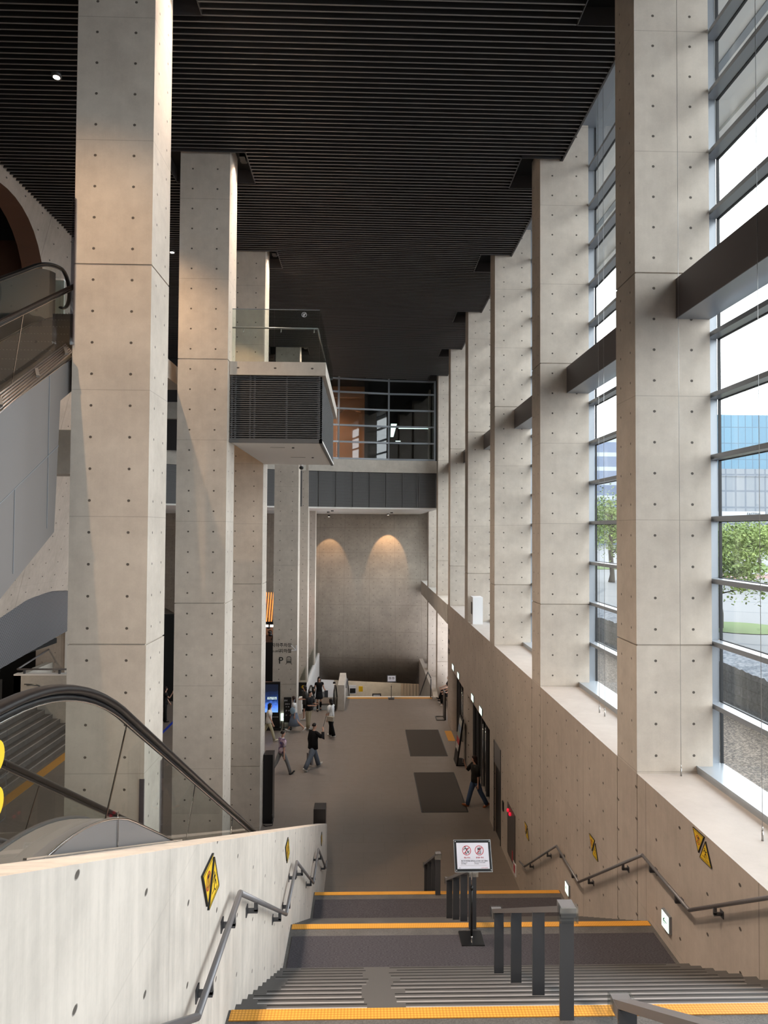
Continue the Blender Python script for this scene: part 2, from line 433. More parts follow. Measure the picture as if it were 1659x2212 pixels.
# rounded far jambs of the two entrances
for yj, ye in ((26.0, 27.0), (30.6, 31.02)):
    r = .3
    poly = [(3.9, ye)] + [(3.9 + r - r * math.cos(t), yj + r - r * math.sin(t)) for t in [math.pi / 2 * i / 8 for i in range(9)]] + [(5.35, yj), (5.35, ye)]
    wr.prism(poly, 'Z', 0, 2.76)
o = struct(wr.build('wall_right', 'conc_wall', uv=(0, .6, 9.75 - .3, .68, 7.32)))
f = MB(); f.box(3.9, 5.3, -14, 32.15, SILL, SILL + .004); struct(f.build('trim_sill', 'sill'))
# slab beam that continues the sill beyond the wall
f = MB(); f.box(3.885, 5.35, 32.15, 47.5, 4.55, SILL - .03); struct(f.build('trim_slab_edge', 'conc_plain'))

# ---- windows: one glazed bay between each pair of columns
ZT = [5.54 + .9 * k for k in range(1, 14)]
def bay(n, y0, y1, zlow=None):
    w_ = thing('window_%d' % n); w_['kind'] = 'structure'
    fr = MB()
    fr.box(5.0, 5.18, y1 - .0, y1 + .25, zlow if zlow is not None else SILL, 18.2)
    for z in ([k for k in ZT] + ([.95, 1.85, 2.75, 3.65] if zlow is not None else [])):
        fr.box(5.02, 5.19, y0, y1, z - .035, z + .035)
    fr.build('window_frame', 'frame', w_)
    g = MB(); g.box(5.2, 5.215, y0 - .1, y1 + .2, (zlow or SILL) + .05, 18.2); g.build('pane', 'glass', w_)
    k = MB()
    for z in ZT: k.box(5.19, 5.23, y0, y1, z - .045, z - .035); k.box(5.19, 5.23, y0, y1, z + .035, z + .045)
    k.box(5.185, 5.23, y1 - .015, y1, zlow or SILL, 18.2)
    k.build('gasket', 'gasket', w_)
    s = MB(); s.box(4.77, 5.22, y0, y1, SILL + .004, SILL + .1); s.box(4.76, 4.77, y0, y1, SILL + .07, SILL + .11)
    s.build('window_sill', 'frame_light', w_)
ys = [P0 + PITCH * k + .15 for k in range(-5, 8)]
for i in range(len(ys) - 1):
    y0 = ys[i] + .25; y1 = ys[i + 1]
    if y0 < 47: bay(i + 1, y0, y1, 0 if y1 > 37 else None)

# ---- far curved bridge: beam, louvre front, soffit, glazed room above
xs = [-22 + i * .65 for i in range(41)]
xs = [x for x in xs if x < 3.95] + [3.98]
def arc_box(name, z0, z1, dy, depth, m, uv=None, parent=None):
    b = MB()
    for a, c in zip(xs, xs[1:]):
        ya, yc = arcY(a) + dy, arcY(c) + dy
        b.quad([(a, ya, z0), (c, yc, z0), (c, yc, z1), (a, ya, z1)]); b.quad([(a, ya, z0), (a, ya + depth, z0), (c, yc + depth, z0), (c, yc, z0)])
        b.quad([(a, ya, z1), (c, yc, z1), (c, yc + depth, z1), (a, ya + depth, z1)]); b.quad([(a, ya + depth, z0), (a, ya + depth, z1), (c, yc + depth, z1), (c, yc + depth, z0)])
    b.quad([(3.98, arcY(3.98) + dy, z0), (3.98, arcY(3.98) + dy + depth, z0), (3.98, arcY(3.98) + dy + depth, z1), (3.98, arcY(3.98) + dy, z1)])
    return b.build(name, m, parent, uv=uv)
br = thing('footbridge', 'curved footbridge across the far hall, concrete edge above a dark louvred front', 'bridge')
arc_box('edge_beam', 12.14, 12.82, 0, .6, 'conc_plain', parent=br)
sb = MB()
for a, c in zip(xs, xs[1:]):
    sb.quad([(a, arcY(a) + .1, 10.12), (c, arcY(c) + .1, 10.12), (c, 52, 10.12), (a, 52, 10.12)])
    sb.quad([(a, arcY(a) + .1, 12.7), (c, arcY(c) + .1, 12.7), (c, 52, 12.7), (a, 52, 12.7)])
    sb.quad([(a, arcY(a) + .1, 10.12), (c, arcY(c) + .1, 10.12), (c, arcY(c) + .1, 10.2), (a, arcY(a) + .1, 10.2)])
sb.build('soffit', 'soffit', br)
lv = MB(); z = 10.2
while z < 12.1:
    for a, c in zip(xs, xs[1:]):
        ya, yc = arcY(a) + .06, arcY(c) + .06
        lv.quad([(a, ya, z), (c, yc, z), (c, yc, z + .035), (a, ya, z + .035)]); lv.quad([(a, ya, z + .035), (c, yc, z + .035), (c, yc + .05, z + .035), (a, ya + .05, z + .035)])
        lv.quad([(a, ya, z), (a, ya + .05, z), (c, yc + .05, z), (c, yc, z)])
    z += .058
for i, x in enumerate([3.9 - .92 * k for k in range(26)]):
    for q in ((0, .12) if i % 2 else (0,)): lv.box(x - q - .02, x - q + .02, arcY(x) + .03, arcY(x) + .1, 10.2, 12.14)
for a, c in zip(xs, xs[1:]): lv.quad([(a, arcY(a) + .12, 10.15), (c, arcY(c) + .12, 10.15), (c, arcY(c) + .12, 12.14), (a, arcY(a) + .12, 12.14)], 1)
M['louvre'] = mat('louvre_metal', (.125, .12, .12), .5, .2)
lv.build('louvre_front', ['louvre', 'dark_metal'], br)
for x, yy in ((-2.4, 44), (1.7, 44.5), (-2.0, 41)): dl = MB(); dl.loft([(x, yy, 10.06), (x, yy, 10.12)], .09, 12); dl.build('downlight', 'black', br)
# glazed room on the bridge
gz = thing('window_20'); gz['kind'] = 'structure'
fr = MB()
mx = [3.86, 1.26, -1.52, -4.3, -7.1, -9.9]
for x in mx: fr.box(x - .05, x + .05, arcY(x) - .02 + .3, arcY(x) + .42, 12.8, 17.45)
for z in (12.9, 13.82, 14.74, 15.66, 16.58, 17.32):
    for a, c in zip(mx, mx[1:]): fr.bar((a, arcY(a) + .33, z), (c, arcY(c) + .33, z), .1, .09)
fr.build('window_frame', 'frame', gz)
g = MB()
for a, c in zip(mx, mx[1:]): g.quad([(a, arcY(a) + .36, 12.85), (c, arcY(c) + .36, 12.85), (c, arcY(c) + .36, 17.4), (a, arcY(a) + .36, 17.4)])
M['glass_room'] = m_glass('room_glass', (.75, .78, .78), .10, .5)
g.build('pane', 'glass_room', gz)
f = MB(); f.box(-.0, 4.0, 44, 44.2, 12.7, 18); f.box(4.0, 4.2, 38.2, 44.2, 12.7, 18); struct(f.build('wall_bridge_room', 'void'))
f = MB(); f.box(-10, -.0, 41.5, 41.8, 12.7, 18); struct(f.build('wall_bridge_wood', 'wood'))
f = MB(); f.box(-.1, .1, 38.8, 44, 12.7, 18); struct(f.build('wall_bridge_partition', 'void'))
# items inside: a timber ring beam, lamps
tb = thing('timber_frame', 'heavy orange timber beams inside the glazed room on the footbridge', 'beam')
b = MB(); b.bar((-4, 40.2, 16.9), (-.15, 40.2, 16.9), .25, .3); b.build('beam', 'wood', tb)
b = MB(); b.box(-4.1, -3.85, 40.05, 40.35, 12.7, 17.1); b.build('post', 'wood', tb)
b = MB(); b.bar((-3.4, 40.4, 14.9), (-1.2, 40.4, 16.3), .25, .3); b.bar((-1.2, 40.4, 16.3), (-.3, 40.4, 16.1), .2, .3); b.build('brace', 'wood', tb)
for (x0, x1, yy, z, zz, lab) in ((1.95, 3.75, 41, 15.1, .035, 'long thin white tube lamp in the dark glazed room'), (1.75, 2.05, 40.5, 14.25, .03, 'short white tube lamp below the long one in the glazed room')):
    b = MB(); b.bar((x0, yy, z), (x1, yy, z), .05, zz * 1.6); mesh_thing(b, 'tube_lamp', 'cool_lamp', lab, 'lamp')
b = MB(); b.quad([(1.45, 40.5, 14.5), (1.62, 40.5, 14.5), (1.86, 41.2, 15.4), (1.5, 41.2, 15.4)]); b.quad([(1.45, 40.52, 14.5), (1.62, 40.52, 14.5), (1.86, 41.22, 15.4), (1.5, 41.22, 15.4)])
mesh_thing(b, 'lamp_panel', 'cool_lamp', 'tall pale green light panel in the dark glazed room beside the mullion', 'lamp')

# ---- far end wall: curved and leaning, bellies in and turns under at its foot
def endY(x, z):
    t = (10.3 - z)
    base = 50.3 - .42 * t + .012 * t * t if t < 10 else 50.3 - 4.2 + 1.2 + (t - 10) ** 2 * .45
    skew = -.13 * (x + 1) * min(1, max(0, t / 6))
    return base + skew + .012 * (x + 1) ** 2 * (0 if x > -1 else .6)
def end_bottom(x): return -1.93 - .03 * x if x > -3.5 else min(3.2, -1.83 + (-3.5 - x) * .44)
gr = []
for i in range(37):
    x = -18 + i * (23.3 / 36); zb = end_bottom(x); row = []
    for j in range(33):
        z = zb + (10.3 - zb) * j / 32; row.append((x, endY(x, z), z))
    gr.append(row)
b = MB(); b.sheet(gr)
gr2 = [[(p[0], p[1] + .5 + (.0), p[2]) for p in r] for r in gr]
b.sheet(gr2)
b.sheet([[r[0] for r in gr], [r[0] for r in gr2]], sm=False)
o = struct(b.build('wall_end', 'conc_end', uv=(.3, .58, 0, .58, 7.32)))
l = o.data.uv_layers[0]
for p in o.data.polygons:
    for li in p.loop_indices:
        c = o.data.vertices[o.data.loops[li].vertex_index].co; l.data[li].uv = ((c.x - .3) / .6, (c.z - 7.32) / .45)

# ---- left leaning wall with the round-headed opening
def lx(z): return -8.5 - .236 * (CEIL - z)
def lbot(y):
    pts = [(10, 3.6), (16, 4.6), (19, 5.5), (21.2, 6.2), (22.7, 6.62), (24.3, 6.75), (25.7, 6.65), (28.5, 6.3)]
    for (a, za), (c, zc) in zip(pts, pts[1:]):
        if a <= y <= c: return za + (zc - za) * (y - a) / (c - a)
    return pts[-1][1]
YC, ZC, RC = 16.3, 13.9, 3.13; ZL = 13.2
yv = sorted(set([10 + .37 * i for i in range(51)] + [YC - math.sqrt(RC**2 - (ZL - ZC)**2) + 1e-3, YC + math.sqrt(RC**2 - (ZL - ZC)**2) - 1e-3]))
b = MB()
def hole(y):
    q = RC * RC - (y - YC) ** 2
    if q <= 0: return None
    zt = ZC + math.sqrt(q)
    return (ZL, zt) if zt > ZL else None
for th, side in ((0, 0), (-.55, 1)):
    for a, c in zip(yv, yv[1:]):
        ha, hc = hole(a), hole(c)
        if ha and hc:
            for (l0a, l0c), (l1a, l1c) in (((lbot(a), lbot(c)), (ha[0], hc[0])), ((ha[1], hc[1]), (CEIL + .1, CEIL + .1))):
                b.quad([(lx(l0a) + th, a, l0a), (lx(l0c) + th, c, l0c), (lx(l1c) + th, c, l1c), (lx(l1a) + th, a, l1a)])
            if side == 0:
                for u in (0, 1): b.quad([(lx(ha[u]), a, ha[u]), (lx(hc[u]), c, hc[u]), (lx(hc[u]) - .55, c, hc[u]), (lx(ha[u]) - .55, a, ha[u])], 1)
        else:
            b.quad([(lx(lbot(a)) + th, a, lbot(a)), (lx(lbot(c)) + th, c, lbot(c)), (lx(CEIL) + th, c, CEIL + .1), (lx(CEIL) + th, a, CEIL + .1)])
        if side == 0: b.quad([(lx(lbot(a)), a, lbot(a)), (lx(lbot(c)), c, lbot(c)), (lx(lbot(c)) - .55, c, lbot(c)), (lx(lbot(a)) - .55, a, lbot(a))])
o = struct(b.build('wall_left', ['conc_wall', 'arch'], uv=(0, .6, .4, .9, 7.1)))
f = MB(); f.box(-11.4, -11.2, 12.5, 20, 12, 17.3); f.box(-11.2, -9.6, 12.3, 20.2, 12, 12.2); f.box(-11.4, -9.4, 19.9, 20.1, 12.2, 17.3); struct(f.build('wall_alcove', 'arch'))
# perforated metal band under it
def mb_bot(y): return 4.57 + .116 * (y - 22)
gr = [[], [], []]
yy = 12
while yy <= 28.2:
    for i in range(3):
        z = mb_bot(yy) + (lbot(yy) + .15 - mb_bot(yy)) * i / 2; gr[i].append((lx(z) - .12 + .25 * (1 - i / 2), yy, z))
    yy += .4
b = MB(); b.sheet(gr); b.sheet([[(p[0] - .08, p[1], p[2]) for p in r] for r in gr]); b.sheet([gr[0], [(p[0] - .08, p[1], p[2]) for p in gr[0]]])
o = b.build('perforated_band', 'mesh', uv=(0, 1, 0, 1, 0)); tag(o, 'curved grey perforated metal band below the leaning concrete wall', 'cladding')
l = o.data.uv_layers[0]
for p in o.data.polygons:
    for li in p.loop_indices:
        c = o.data.vertices[o.data.loops[li].vertex_index].co; l.data[li].uv = (c.y, c.z)
f = MB(); f.box(-21, -12.5, 12, 28.2, 4.3, 4.5); struct(f.build('ceiling_gate_hall', 'void'))
f = MB(); f.box(-9.9, -8.4, 19.7, 20.6, 10.5, 11.77); mesh_thing(f, 'wall_box', 'conc_plain', 'plain concrete box projecting behind the nearest left column', 'ledge', bevel=.02)
f = MB(); f.box(-11.5, -6.2, 33.2, 33.5, 14.3, 15.1); f.box(-11.5, -6.2, 33.5, 33.6, 12.8, 17.3, 1)
struct(f.build('trim_landing_beam', ['conc_plain', 'dark_metal']))

# ================================================================== COLUMNS
def column(x0, x1, y0, y1, z0, z1, label, group):
    m = MB(); g = .011
    cuts = [z0] + [z for z in (1.92, 7.32, 12.72) if z0 + .2 < z < z1 - .2] + [z1]
    for a, c in zip(cuts, cuts[1:]):
        m.box(x0, x1, y0, y1, a + (g if a != z0 else 0), c - (g if c != z1 else 0))
    for z in cuts[1:-1]: m.box(x0 + .02, x1 - .02, y0 + .02, y1 - .02, z - g, z + g)
    return mesh_thing(m, 'concrete_column', 'conc', label, 'column', group, uv=(x0, (x1 - x0) / 2, y0, (y1 - y0) / 2, 7.32), origin=None)
ORD = ['nearest', 'second', 'third', 'fourth', 'fifth', 'sixth', 'farthest, seventh']
NB = ['the one at the right edge of the picture', 'its foot on the sill above the stair rail', 'beside the small metal box on the sill', 'further along the sill', 'where the sill wall ends', 'standing free of the sill wall', 'right beside the far end wall']
for k in range(7):
    y = P0 + PITCH * k
    column(3.9, 5.0, y, y + .76, SILL if k < 5 else 0, 18.2,
           '%s tall concrete column in the window-side row, %s' % (ORD[k], NB[k]), 'columns along the window wall')
LB = {0: 'nearest and widest tall concrete column on the left, beside the escalator', 1: 'second tall concrete column on the left, where the balcony begins',
      2: 'third tall concrete column on the left, rising behind the balcony glass', 4: 'left-side concrete column lettered with the parking and subway sign',
      5: 'slim left-side concrete column just behind the one with the P sign', 6: 'last left-side concrete column, next to the far end wall'}
for k in LB:
    y = P0 + PITCH * k
    column(-4.18, -3.08, y, y + .86, 0, 17.8, LB[k], 'columns along the left side')
# frames of the slots round the column heads
def head_frame(x0, x1, y0, y1, lab):
    m = MB(); t = .015; z0, z1 = CEIL - .02, CEIL + .3
    m.box(x0, x0 + t, y0, y1, z0, z1); m.box(x1 - t, x1, y0, y1, z0, z1)
    m.box(x0, x1, y0, y0 + t, z0, z1); m.box(x0, x1, y1 - t, y1, z0, z1)
    m.box(x1 - .2, x1 - .08, y0 + .3, y0 + .6, CEIL + .05, CEIL + .2, 1)
    mesh_thing(m, 'ceiling_slot_frame', ['dark_metal', 'black'], lab, 'frame', 'slot frames round the column heads')
for k in range(0, 6):
    y = P0 + PITCH * k
    head_frame(3.45, 4.37, y - .1, y + 1.27, 'dark metal slot frame in the ceiling round the head of the %s window-side column' % ORD[k])
    if k in LB: head_frame(-4.62, -2.72, y - .1, y + 1.27, 'dark metal slot frame in the ceiling round the head of the %s' % LB[k].split(',')[0].replace('nearest and widest', 'nearest'))
# steel beams between the window columns
for k in range(-1, 6):
    ya = P0 + PITCH * k + .76 if k >= 0 else -14; yb = P0 + PITCH * (k + 1)
    m = MB(); m.box(4.5, 5.0, ya, yb, 12.06, 12.64); m.box(4.5, 5.0, ya, yb, 12.05, 12.06, 1)
    o = mesh_thing(m, 'steel_beam', ['beam', 'frame'], 'dark painted box beam spanning to the %s window-side column' % ORD[k + 1], 'beam', 'box beams between the window-side columns')
# blind cables
for (x, y, lab) in ((4.49, 9.65, 'thin vertical cable hanging in front of the nearest window-side column'), (4.47, 7.63, 'thin vertical cable in the window bay at the right picture edge'),
                    (4.48, 13.0, 'thin cable over the sill by the second window-side column, left of the pair'), (4.49, 12.74, 'thin cable over the sill by the second window-side column, right of the pair')):
    m = MB(); m.loft([(x, y, SILL), (x, y, 18.1)], .0035, 6); m.loft([(x, y, SILL), (x, y, SILL + .11)], .012, 8); m.loft([(x, y, SILL + .11), (x, y, SILL + .16)], .008, 8)
    mesh_thing(m, 'blind_cable', 'steel', lab, 'cable', 'blind guide cables')
m = MB(); m.box(3.98, 4.35, 25.2, 25.75, SILL, SILL + 1.0); m.quad([(3.975, 25.3, SILL + .35), (3.975, 25.65, SILL + .35), (3.975, 25.65, SILL + .8), (3.975, 25.3, SILL + .8)], 1)
mesh_thing(m, 'sill_cabinet', ['white', 'black'], 'small pale metal box with a dark panel standing on the window sill', 'box')

# ================================================================== STAIRS
XL, XR = -.97, 3.9
st = thing('staircase', 'broad grey granite staircase dropping in four flights to the hall floor', 'staircase')
EDGE = [(.78, 7.28), (5.08, 5.46), (9.36, 3.64), (13.66, 1.82)]
m = MB(); m.box(XL, XR, -6, .78, 7.0, 7.28); m.box(-8, XL - .4, -13.9, .78, 6.9, 7.28); m.box(-8, XR, -13.9, -6, 6.9, 7.28); m.build('landing', 'granite', st)
M['nosing'] = mat('pale_nosing_strip', (.36, .34, .33), .5)
M['tread'] = mat('dark_tread_stone', (.085, .078, .074), .6)
for i, (ye, ze) in enumerate(EDGE):
    m = MB(); zt = ze
    for s_ in range(12):
        y0 = ye + .284 * s_; z1 = ze - 1.82 / 12 * (s_ + 1)
        if s_ < 11:
            m.box(XL, XR, y0, y0 + .284, z1 - .35, z1)
            for a, c in ((XL + random.uniform(.05, .25), random.uniform(-.02, .06)), (random.uniform(.26, .4), XR - random.uniform(.05, .3))):
                m.box(a, c, y0 + .22, y0 + .234, z1, z1 + .002, 1); m.box(a + random.uniform(0, .4), c - random.uniform(0, .5), y0 + .15, y0 + .158, z1, z1 + .002, 2)
                q = random.uniform(0, 1); m.box(a + (c - a) * .3 * q, a + (c - a) * (.5 + .5 * q), y0 + .08, y0 + .088, z1, z1 + .002, 3); m.box(a, c, y0 + .262, y0 + .268, z1, z1 + .002, 2)
    m.build('flight', ['tread', 'nosing', 'black', 'clad'], st)
    if i < 3:
        yb = ye + .284 * 11; ze2 = EDGE[i + 1][1]
        m = MB(); m.box(XL, XR, yb, EDGE[i + 1][0], ze2 - .35, ze2); m.build('landing', 'granite', st)
    if i > 0:
        m = MB(); m.box(XL + .02, XR - .02, ye - .115, ye - .005, ze, ze + .006); m.build('tactile_strip', 'tactile', st)
for i, lab in ((1, 'wide charcoal carpet mat on the upper stair landing below the nearest steps'), (2, 'charcoal carpet mat on the lower stair landing just beyond the sign stand')):
    ye, ze = EDGE[i + 1]
    m = MB(); m.box(XL + .05, XR - .06, ye - 1.13, ye - .29, ze, ze + .012)
    mesh_thing(m, 'carpet_mat', 'carpet', lab, 'mat', 'mats on the stair landings')
# supporting walls below stairs (not seen, close the volume)
m = MB(); m.prism([(-6, 0), (-6, 6.9), (.7, 6.9), (17, 0)], 'X', XL + .05, XR - .02); struct(m.build('wall_stair_base', 'conc_plain'))
# parapet left of the stairs
m = MB(); pz = lambda y: 8.80 - .416 * y
m.prism([(-6, 6.4), (-6, 8.08), (1.73, 8.08), (18.35, pz(18.35)), (18.35, 0), (15, 0)], 'X', -1.24, XL)
struct(m.build('wall_parapet', 'conc_par', uv=(0, .6, .5, .75, 7.1)))

# handrails on the walls
def hand_rail(x, pts, wallx, label):
    t = thing('handrail', label, 'handrail', (x, pts[0][0], 0))
    m = MB()
    P = [Vector((x, p[0], p[1])) for p in pts]
    for a, c in zip(P, P[1:]): m.loft([a, c], .021, 12)
    for p in P: m.ell(p, (.021, .021, .021), 12, 8)
    m.build('rail', 'rail', t, origin=(x, pts[0][0], 0))
    for a, c in zip(P, P[1:]):
        L = (c - a).length; k = 2 if L > 1.2 else 0
        if L > 2.4: k = 2
        for q in ([.25, .8] if k else []):
            p = a + (c - a) * q
            b = MB(); b.bar(p - Vector((0, 0, .015)), p - Vector((0, 0, .085)), .03, .03); s_ = 1 if wallx > x else -1
            b.bar(p - Vector((s_ * .015, 0, .085)), Vector((wallx, p.y, p.z - .085)), .03, .03); b.box(min(wallx, wallx - s_ * .008), max(wallx, wallx - s_ * .008), p.y - .035, p.y + .035, p.z - .125, p.z - .045)
            b.build('bracket', 'post', t, origin=(x, pts[0][0], 0))
    return t
RP = [(-1, 8.18), (.78, 8.18), (3.75, 6.36), (5.06, 6.36), (8.02, 4.52), (9.38, 4.52), (12.2, 2.72), (13.6, 2.72), (16.3, 1.0), (16.85, .86)]
RPL = [(-1, 8.1), (.9, 8.1), (3.78, 6.32), (5.04, 6.32), (8.05, 4.5), (9.3, 4.5), (12.4, 2.64), (13.7, 2.64), (16.4, .95), (16.8, .92)]
hand_rail(3.82, RP, 3.9, 'grey tubular handrail zigzagging down the right wall')
hand_rail(-.89, RPL, XL, 'grey tubular handrail zigzagging down the left parapet')
# centre handrails: flat bar on flat posts
def centre_rail(y0, z0, y1, z1, posts, label, xc=1.46):
    t = thing('centre_railing', label, 'railing', (xc, y0, z0))
    og = (xc, y0, z0)
    m = MB(); m.bar((xc, y0 - .02, z0), (xc, y1 + .02, z1), .1, .04); m.build('top_rail', 'rail', t, origin=og)
    for i, (y, zb) in enumerate(posts):
        q = z0 + (z1 - z0) * (y - y0) / (y1 - y0) - .015
        m = MB(); m.box(xc - .05, xc + .05, y - .011, y + .011, zb, q); m.build('post', 'post', t, origin=og)
    for y, z, s_ in ((y0, z0, -1), (y1, z1, 1)):
        m = MB(); m.box(xc - .053, xc + .053, y - .06, y + .06, z - .04, z + .024); m.build('end_block', 'rail', t, origin=og)
        c = MB(); yy = y + s_ * .06
        c.box(xc - .066, xc - .056, min(yy, yy - s_ * .06), max(yy, yy - s_ * .06) , z - .08, z + .034); c.box(xc + .056, xc + .066, min(yy, yy - s_ * .06), max(yy, yy - s_ * .06), z - .08, z + .034)
        c.box(xc - .066, xc + .066, yy + .001, yy + .006, z - .08, z + .034) if s_ > 0 else c.box(xc - .066, xc + .066, yy - .006, yy - .001, z - .08, z + .034)
        c.build('corner_guard', 'plastic', t, origin=og)
def step_z(y, i):
    ye, ze = EDGE[i]
    if y < ye: return ze
    k = int((y - ye) / .284) + 1
    return ze - 1.82 / 12 * min(12, k)
for i, lab in ((1, 'nearest centre railing with four charcoal flat posts and a clear corner guard'), (2, 'middle centre railing partly hidden behind the sign stand'), (3, 'farthest centre railing on the last flight to the hall floor')):
    ye, ze = EDGE[i]
    ps = [(ye - .14, ze), (ye + .66, step_z(ye + .66, i)), (ye + 1.5, step_z(ye + 1.5, i)), (ye + 2.34, step_z(ye + 2.34, i))]
    centre_rail(ye - .14, ze + .79, ye + 2.45, ze - .67, ps, lab)
ye, ze = EDGE[0]
centre_rail(ye - .14, ze + .88, 3.86, 6.295, [(ye - .14, ze), (ye + 1.5, step_z(ye + 1.5, 0)), (3.8, step_z(3.8, 0))], 'flat-topped railing end at the bottom right corner of the picture', 1.46)

# ================================================================== ESCALATORS
def escalator(name, label, xr, xl, ya, yb, base, slope_y0, slope_y1, clad_drop=None, d0=.26, d1=.44, joints=(), dark_far=False):
    """base(y) floor line, runs along Y between ya and yb"""
    t = thing(name, label, 'escalator')
    ss = []; y = ya
    while y < yb + 1e-6: ss.append(y); y += .12
    def smooth(y, h0, h1):
        # h0 height over flat floor, h1 over slope; rounded bends
        acc = 0; n = 9
        for i in range(n):
            yy = y + (i - (n - 1) / 2) * .14; acc += base(yy)
        acc /= n
        inc = 1 if slope_y0 < y < slope_y1 else 0
        ka = min(1, max(0, (y - slope_y0 + .6) / 1.2)) * min(1, max(0, (slope_y1 - y + .6) / 1.2))
        return acc + h0 + (h1 - h0) * ka
    for side, xc in (('r', xr), ('l', xl)):
        sg = 1 if side == 'r' else -1
        path = [Vector((xc, y, smooth(y, 1.0, 1.0))) for y in ss]
        # newel loops
        def newel(p, dirn):
            r = .36; c = p + Vector((0, 0, -r)); return [c + Vector((0, dirn * r * math.sin(a), r * math.cos(a))) for a in [math.pi * i / 10 for i in range(1, 11)]]
        full = list(reversed(newel(path[0], -1))) + path + newel(path[-1], 1)
        m = MB(); m.loft(full, (.022, .04), 10, lat=(0, 0, 1)) if False else m.loft(full, [(.04, .022)] * len(full), 12, lat=(1, 0, 0)); m.build('handrail', 'rubber', t)
        m = MB(); m.loft([p - Vector((0, 0, .036)) for p in path], [(.014, .014)] * len(path), 8, lat=(1, 0, 0)); m.build('rail_profile', 'black', t)
        m = MB(); m.loft([p - Vector((-.012, 0, .052)) for p in path], [(.004, .004)] * len(path), 6, lat=(1, 0, 0)); m.build('rail_edge', 'chrome', t)
        gl = MB(); top = [(xc, p.y, p.z - .04) for p in path]; bot = [(xc, y, smooth(y, d0, d1)) for y in ss]
        gl.sheet([bot, top], sm=False); gl.build('glass_balustrade', 'glass_bal', t)
        for jy in joints:
            jn = MB(); jn.bar((xc, jy, smooth(jy, d0, d1)), (xc, jy + .3, smooth(jy + .3, 1, 1) - .05), .012, .006, up=(1, 0, 0)); jn.build('glass_joint', 'chrome', t)
        if dark_far and side == 'l':  # black sheet standing in for the dark hall reflected in the glass
            jn = MB(); jn.sheet([[(xc - .1, p[1], p[2]) for p in bot], [(xc - .1, p[1], p[2] - .05) for p in top]], sm=False); jn.build('dark_reflection_sheet', 'black', t)
        # deck, inner skirt, outer cladding
        dk = MB(); o_ = xc + sg * .06; i_ = xc - sg * .17
        row = [(o_, y, smooth(y, d0, d1)) for y in ss]; row2 = [(i_, y, smooth(y, d0, d1)) for y in ss]
        dk.sheet([row, row2]); dk.build('deck', 'clad', t)
        sk = MB(); sk.sheet([row2, [(i_ - sg * .03, y, smooth(y, .02, .1)) for y in ss], [(i_ - sg * .03, y, smooth(y, -.25, -.25)) for y in ss]]); sk.loft([(i_, p[1], p[2]) for p in row2], [(.016, .016)] * len(row2), 6); sk.build('skirt', 'dark_metal', t)
        oc = MB(); oc.sheet([row, [(o_, y, (smooth(y, d0, d1) - .9 if clad_drop is None else clad_drop(y, smooth(y, 0, 0)))) for y in ss]], sm=False)
        oc.build('side_cladding', 'clad', t)
        ed = MB(); ed.loft(row, [(.008, .008)] * len(row), 6); ed.build('deck_trim', 'chrome', t)
    m = MB(); y = slope_y0 - .5 if base(slope_y0 - 1) > base(slope_y0 + 2) else slope_y0 - .5
    x0, x1 = min(xl, xr) + .2, max(xl, xr) - .2
    while y < slope_y1 + .4:
        z = base(y + .2); m.box(x0, x1, y, y + .4, z - .2, z)
        for q in range(18):
            xx = x0 + (x1 - x0) * (q + .3) / 18; m.box(xx, xx + .012, y + .01, y + .39, z, z + .01, 1)
        y += .4
    m.build('steps', ['dark_metal', 'clad'], t)
    m = MB(); m.box(x0, x1, ya, slope_y0 - .5, base(ya) - .2, base(ya) + .012)
    for q in range(30):
        xx = x0 + (x1 - x0) * (q + .3) / 30; m.box(xx, xx + .008, slope_y0 - .9, slope_y0 - .5, base(ya) + .012, base(ya) + .018)
    m.build('comb_plate', 'comb', t)
    m = MB(); m.box(x0, x1, slope_y1 + .4, yb, base(yb) - .2, base(yb) + .012); m.build('comb_plate', 'comb', t)
    return t
b1 = lambda y: 7.28 if y < 3.28 else max(0.0, 9.17 - .577 * y)
e1 = escalator('escalator', 'escalator with black handrails going down beside the parapet to the hall floor', -1.36, -2.6, .6, 17.4, b1, 3.28, 15.9, joints=[3.68 + 1.62 * i for i in range(8)], d0=.32, d1=.40)
for Y_ in (3.68,):
    m = MB(); m.bar((-1.296, Y_, 6.9), (-1.296, Y_, 7.46), .006, .006); m.build('cladding_seam', 'chrome', e1)
m = MB(); m.bar((-1.255, 2.6, pz(2.6) + .004), (-1.255, 4.8, pz(4.8) + .004), .014, .008); m.build('base_trim', 'chrome', e1)
b2 = lambda y: 0.0 if y < 35.6 else max(-5.5, -.577 * (y - 35.6))
escalator('escalator', 'far escalator going down beyond the woman in the black dress', -1.5, -2.75, 34.2, 45, b2, 35.6, 45.1)
b3 = lambda y: max(7.28, min(12.72, 10.1 + .577 * (y - 7.6)))
def drop3(y, z):
    return z - 2.25 if y < 9.5 else z - .5
e3 = escalator('escalator', 'escalator climbing at the upper left with a tall grey clad side', -4.3, -5.6, 4.5, 12.6, b3, 2.7, 12.1, clad_drop=drop3, d0=-.02, d1=-.02, joints=[6.6, 8.3, 10], dark_far=True)
for a, c in (((-4.235, 6.0, 8.06), (-4.235, 9.5, 10.09)), ((-4.235, 9.2, 8.95), (-4.235, 9.2, 11.0)), ((-4.235, 8.35, 8.4), (-4.235, 8.35, 9.42))):
    m = MB(); m.bar(a, c, .006, .008); m.build('cladding_seam', 'frame', e3)
f = MB(); f.box(-8, -4.4, 12.6, 16.5, 12.3, 12.72); struct(f.build('floor_upper', 'conc_plain'))
t = thing('glass_guard', 'pale guard panel across the upper floor edge behind the climbing escalator', 'guard')
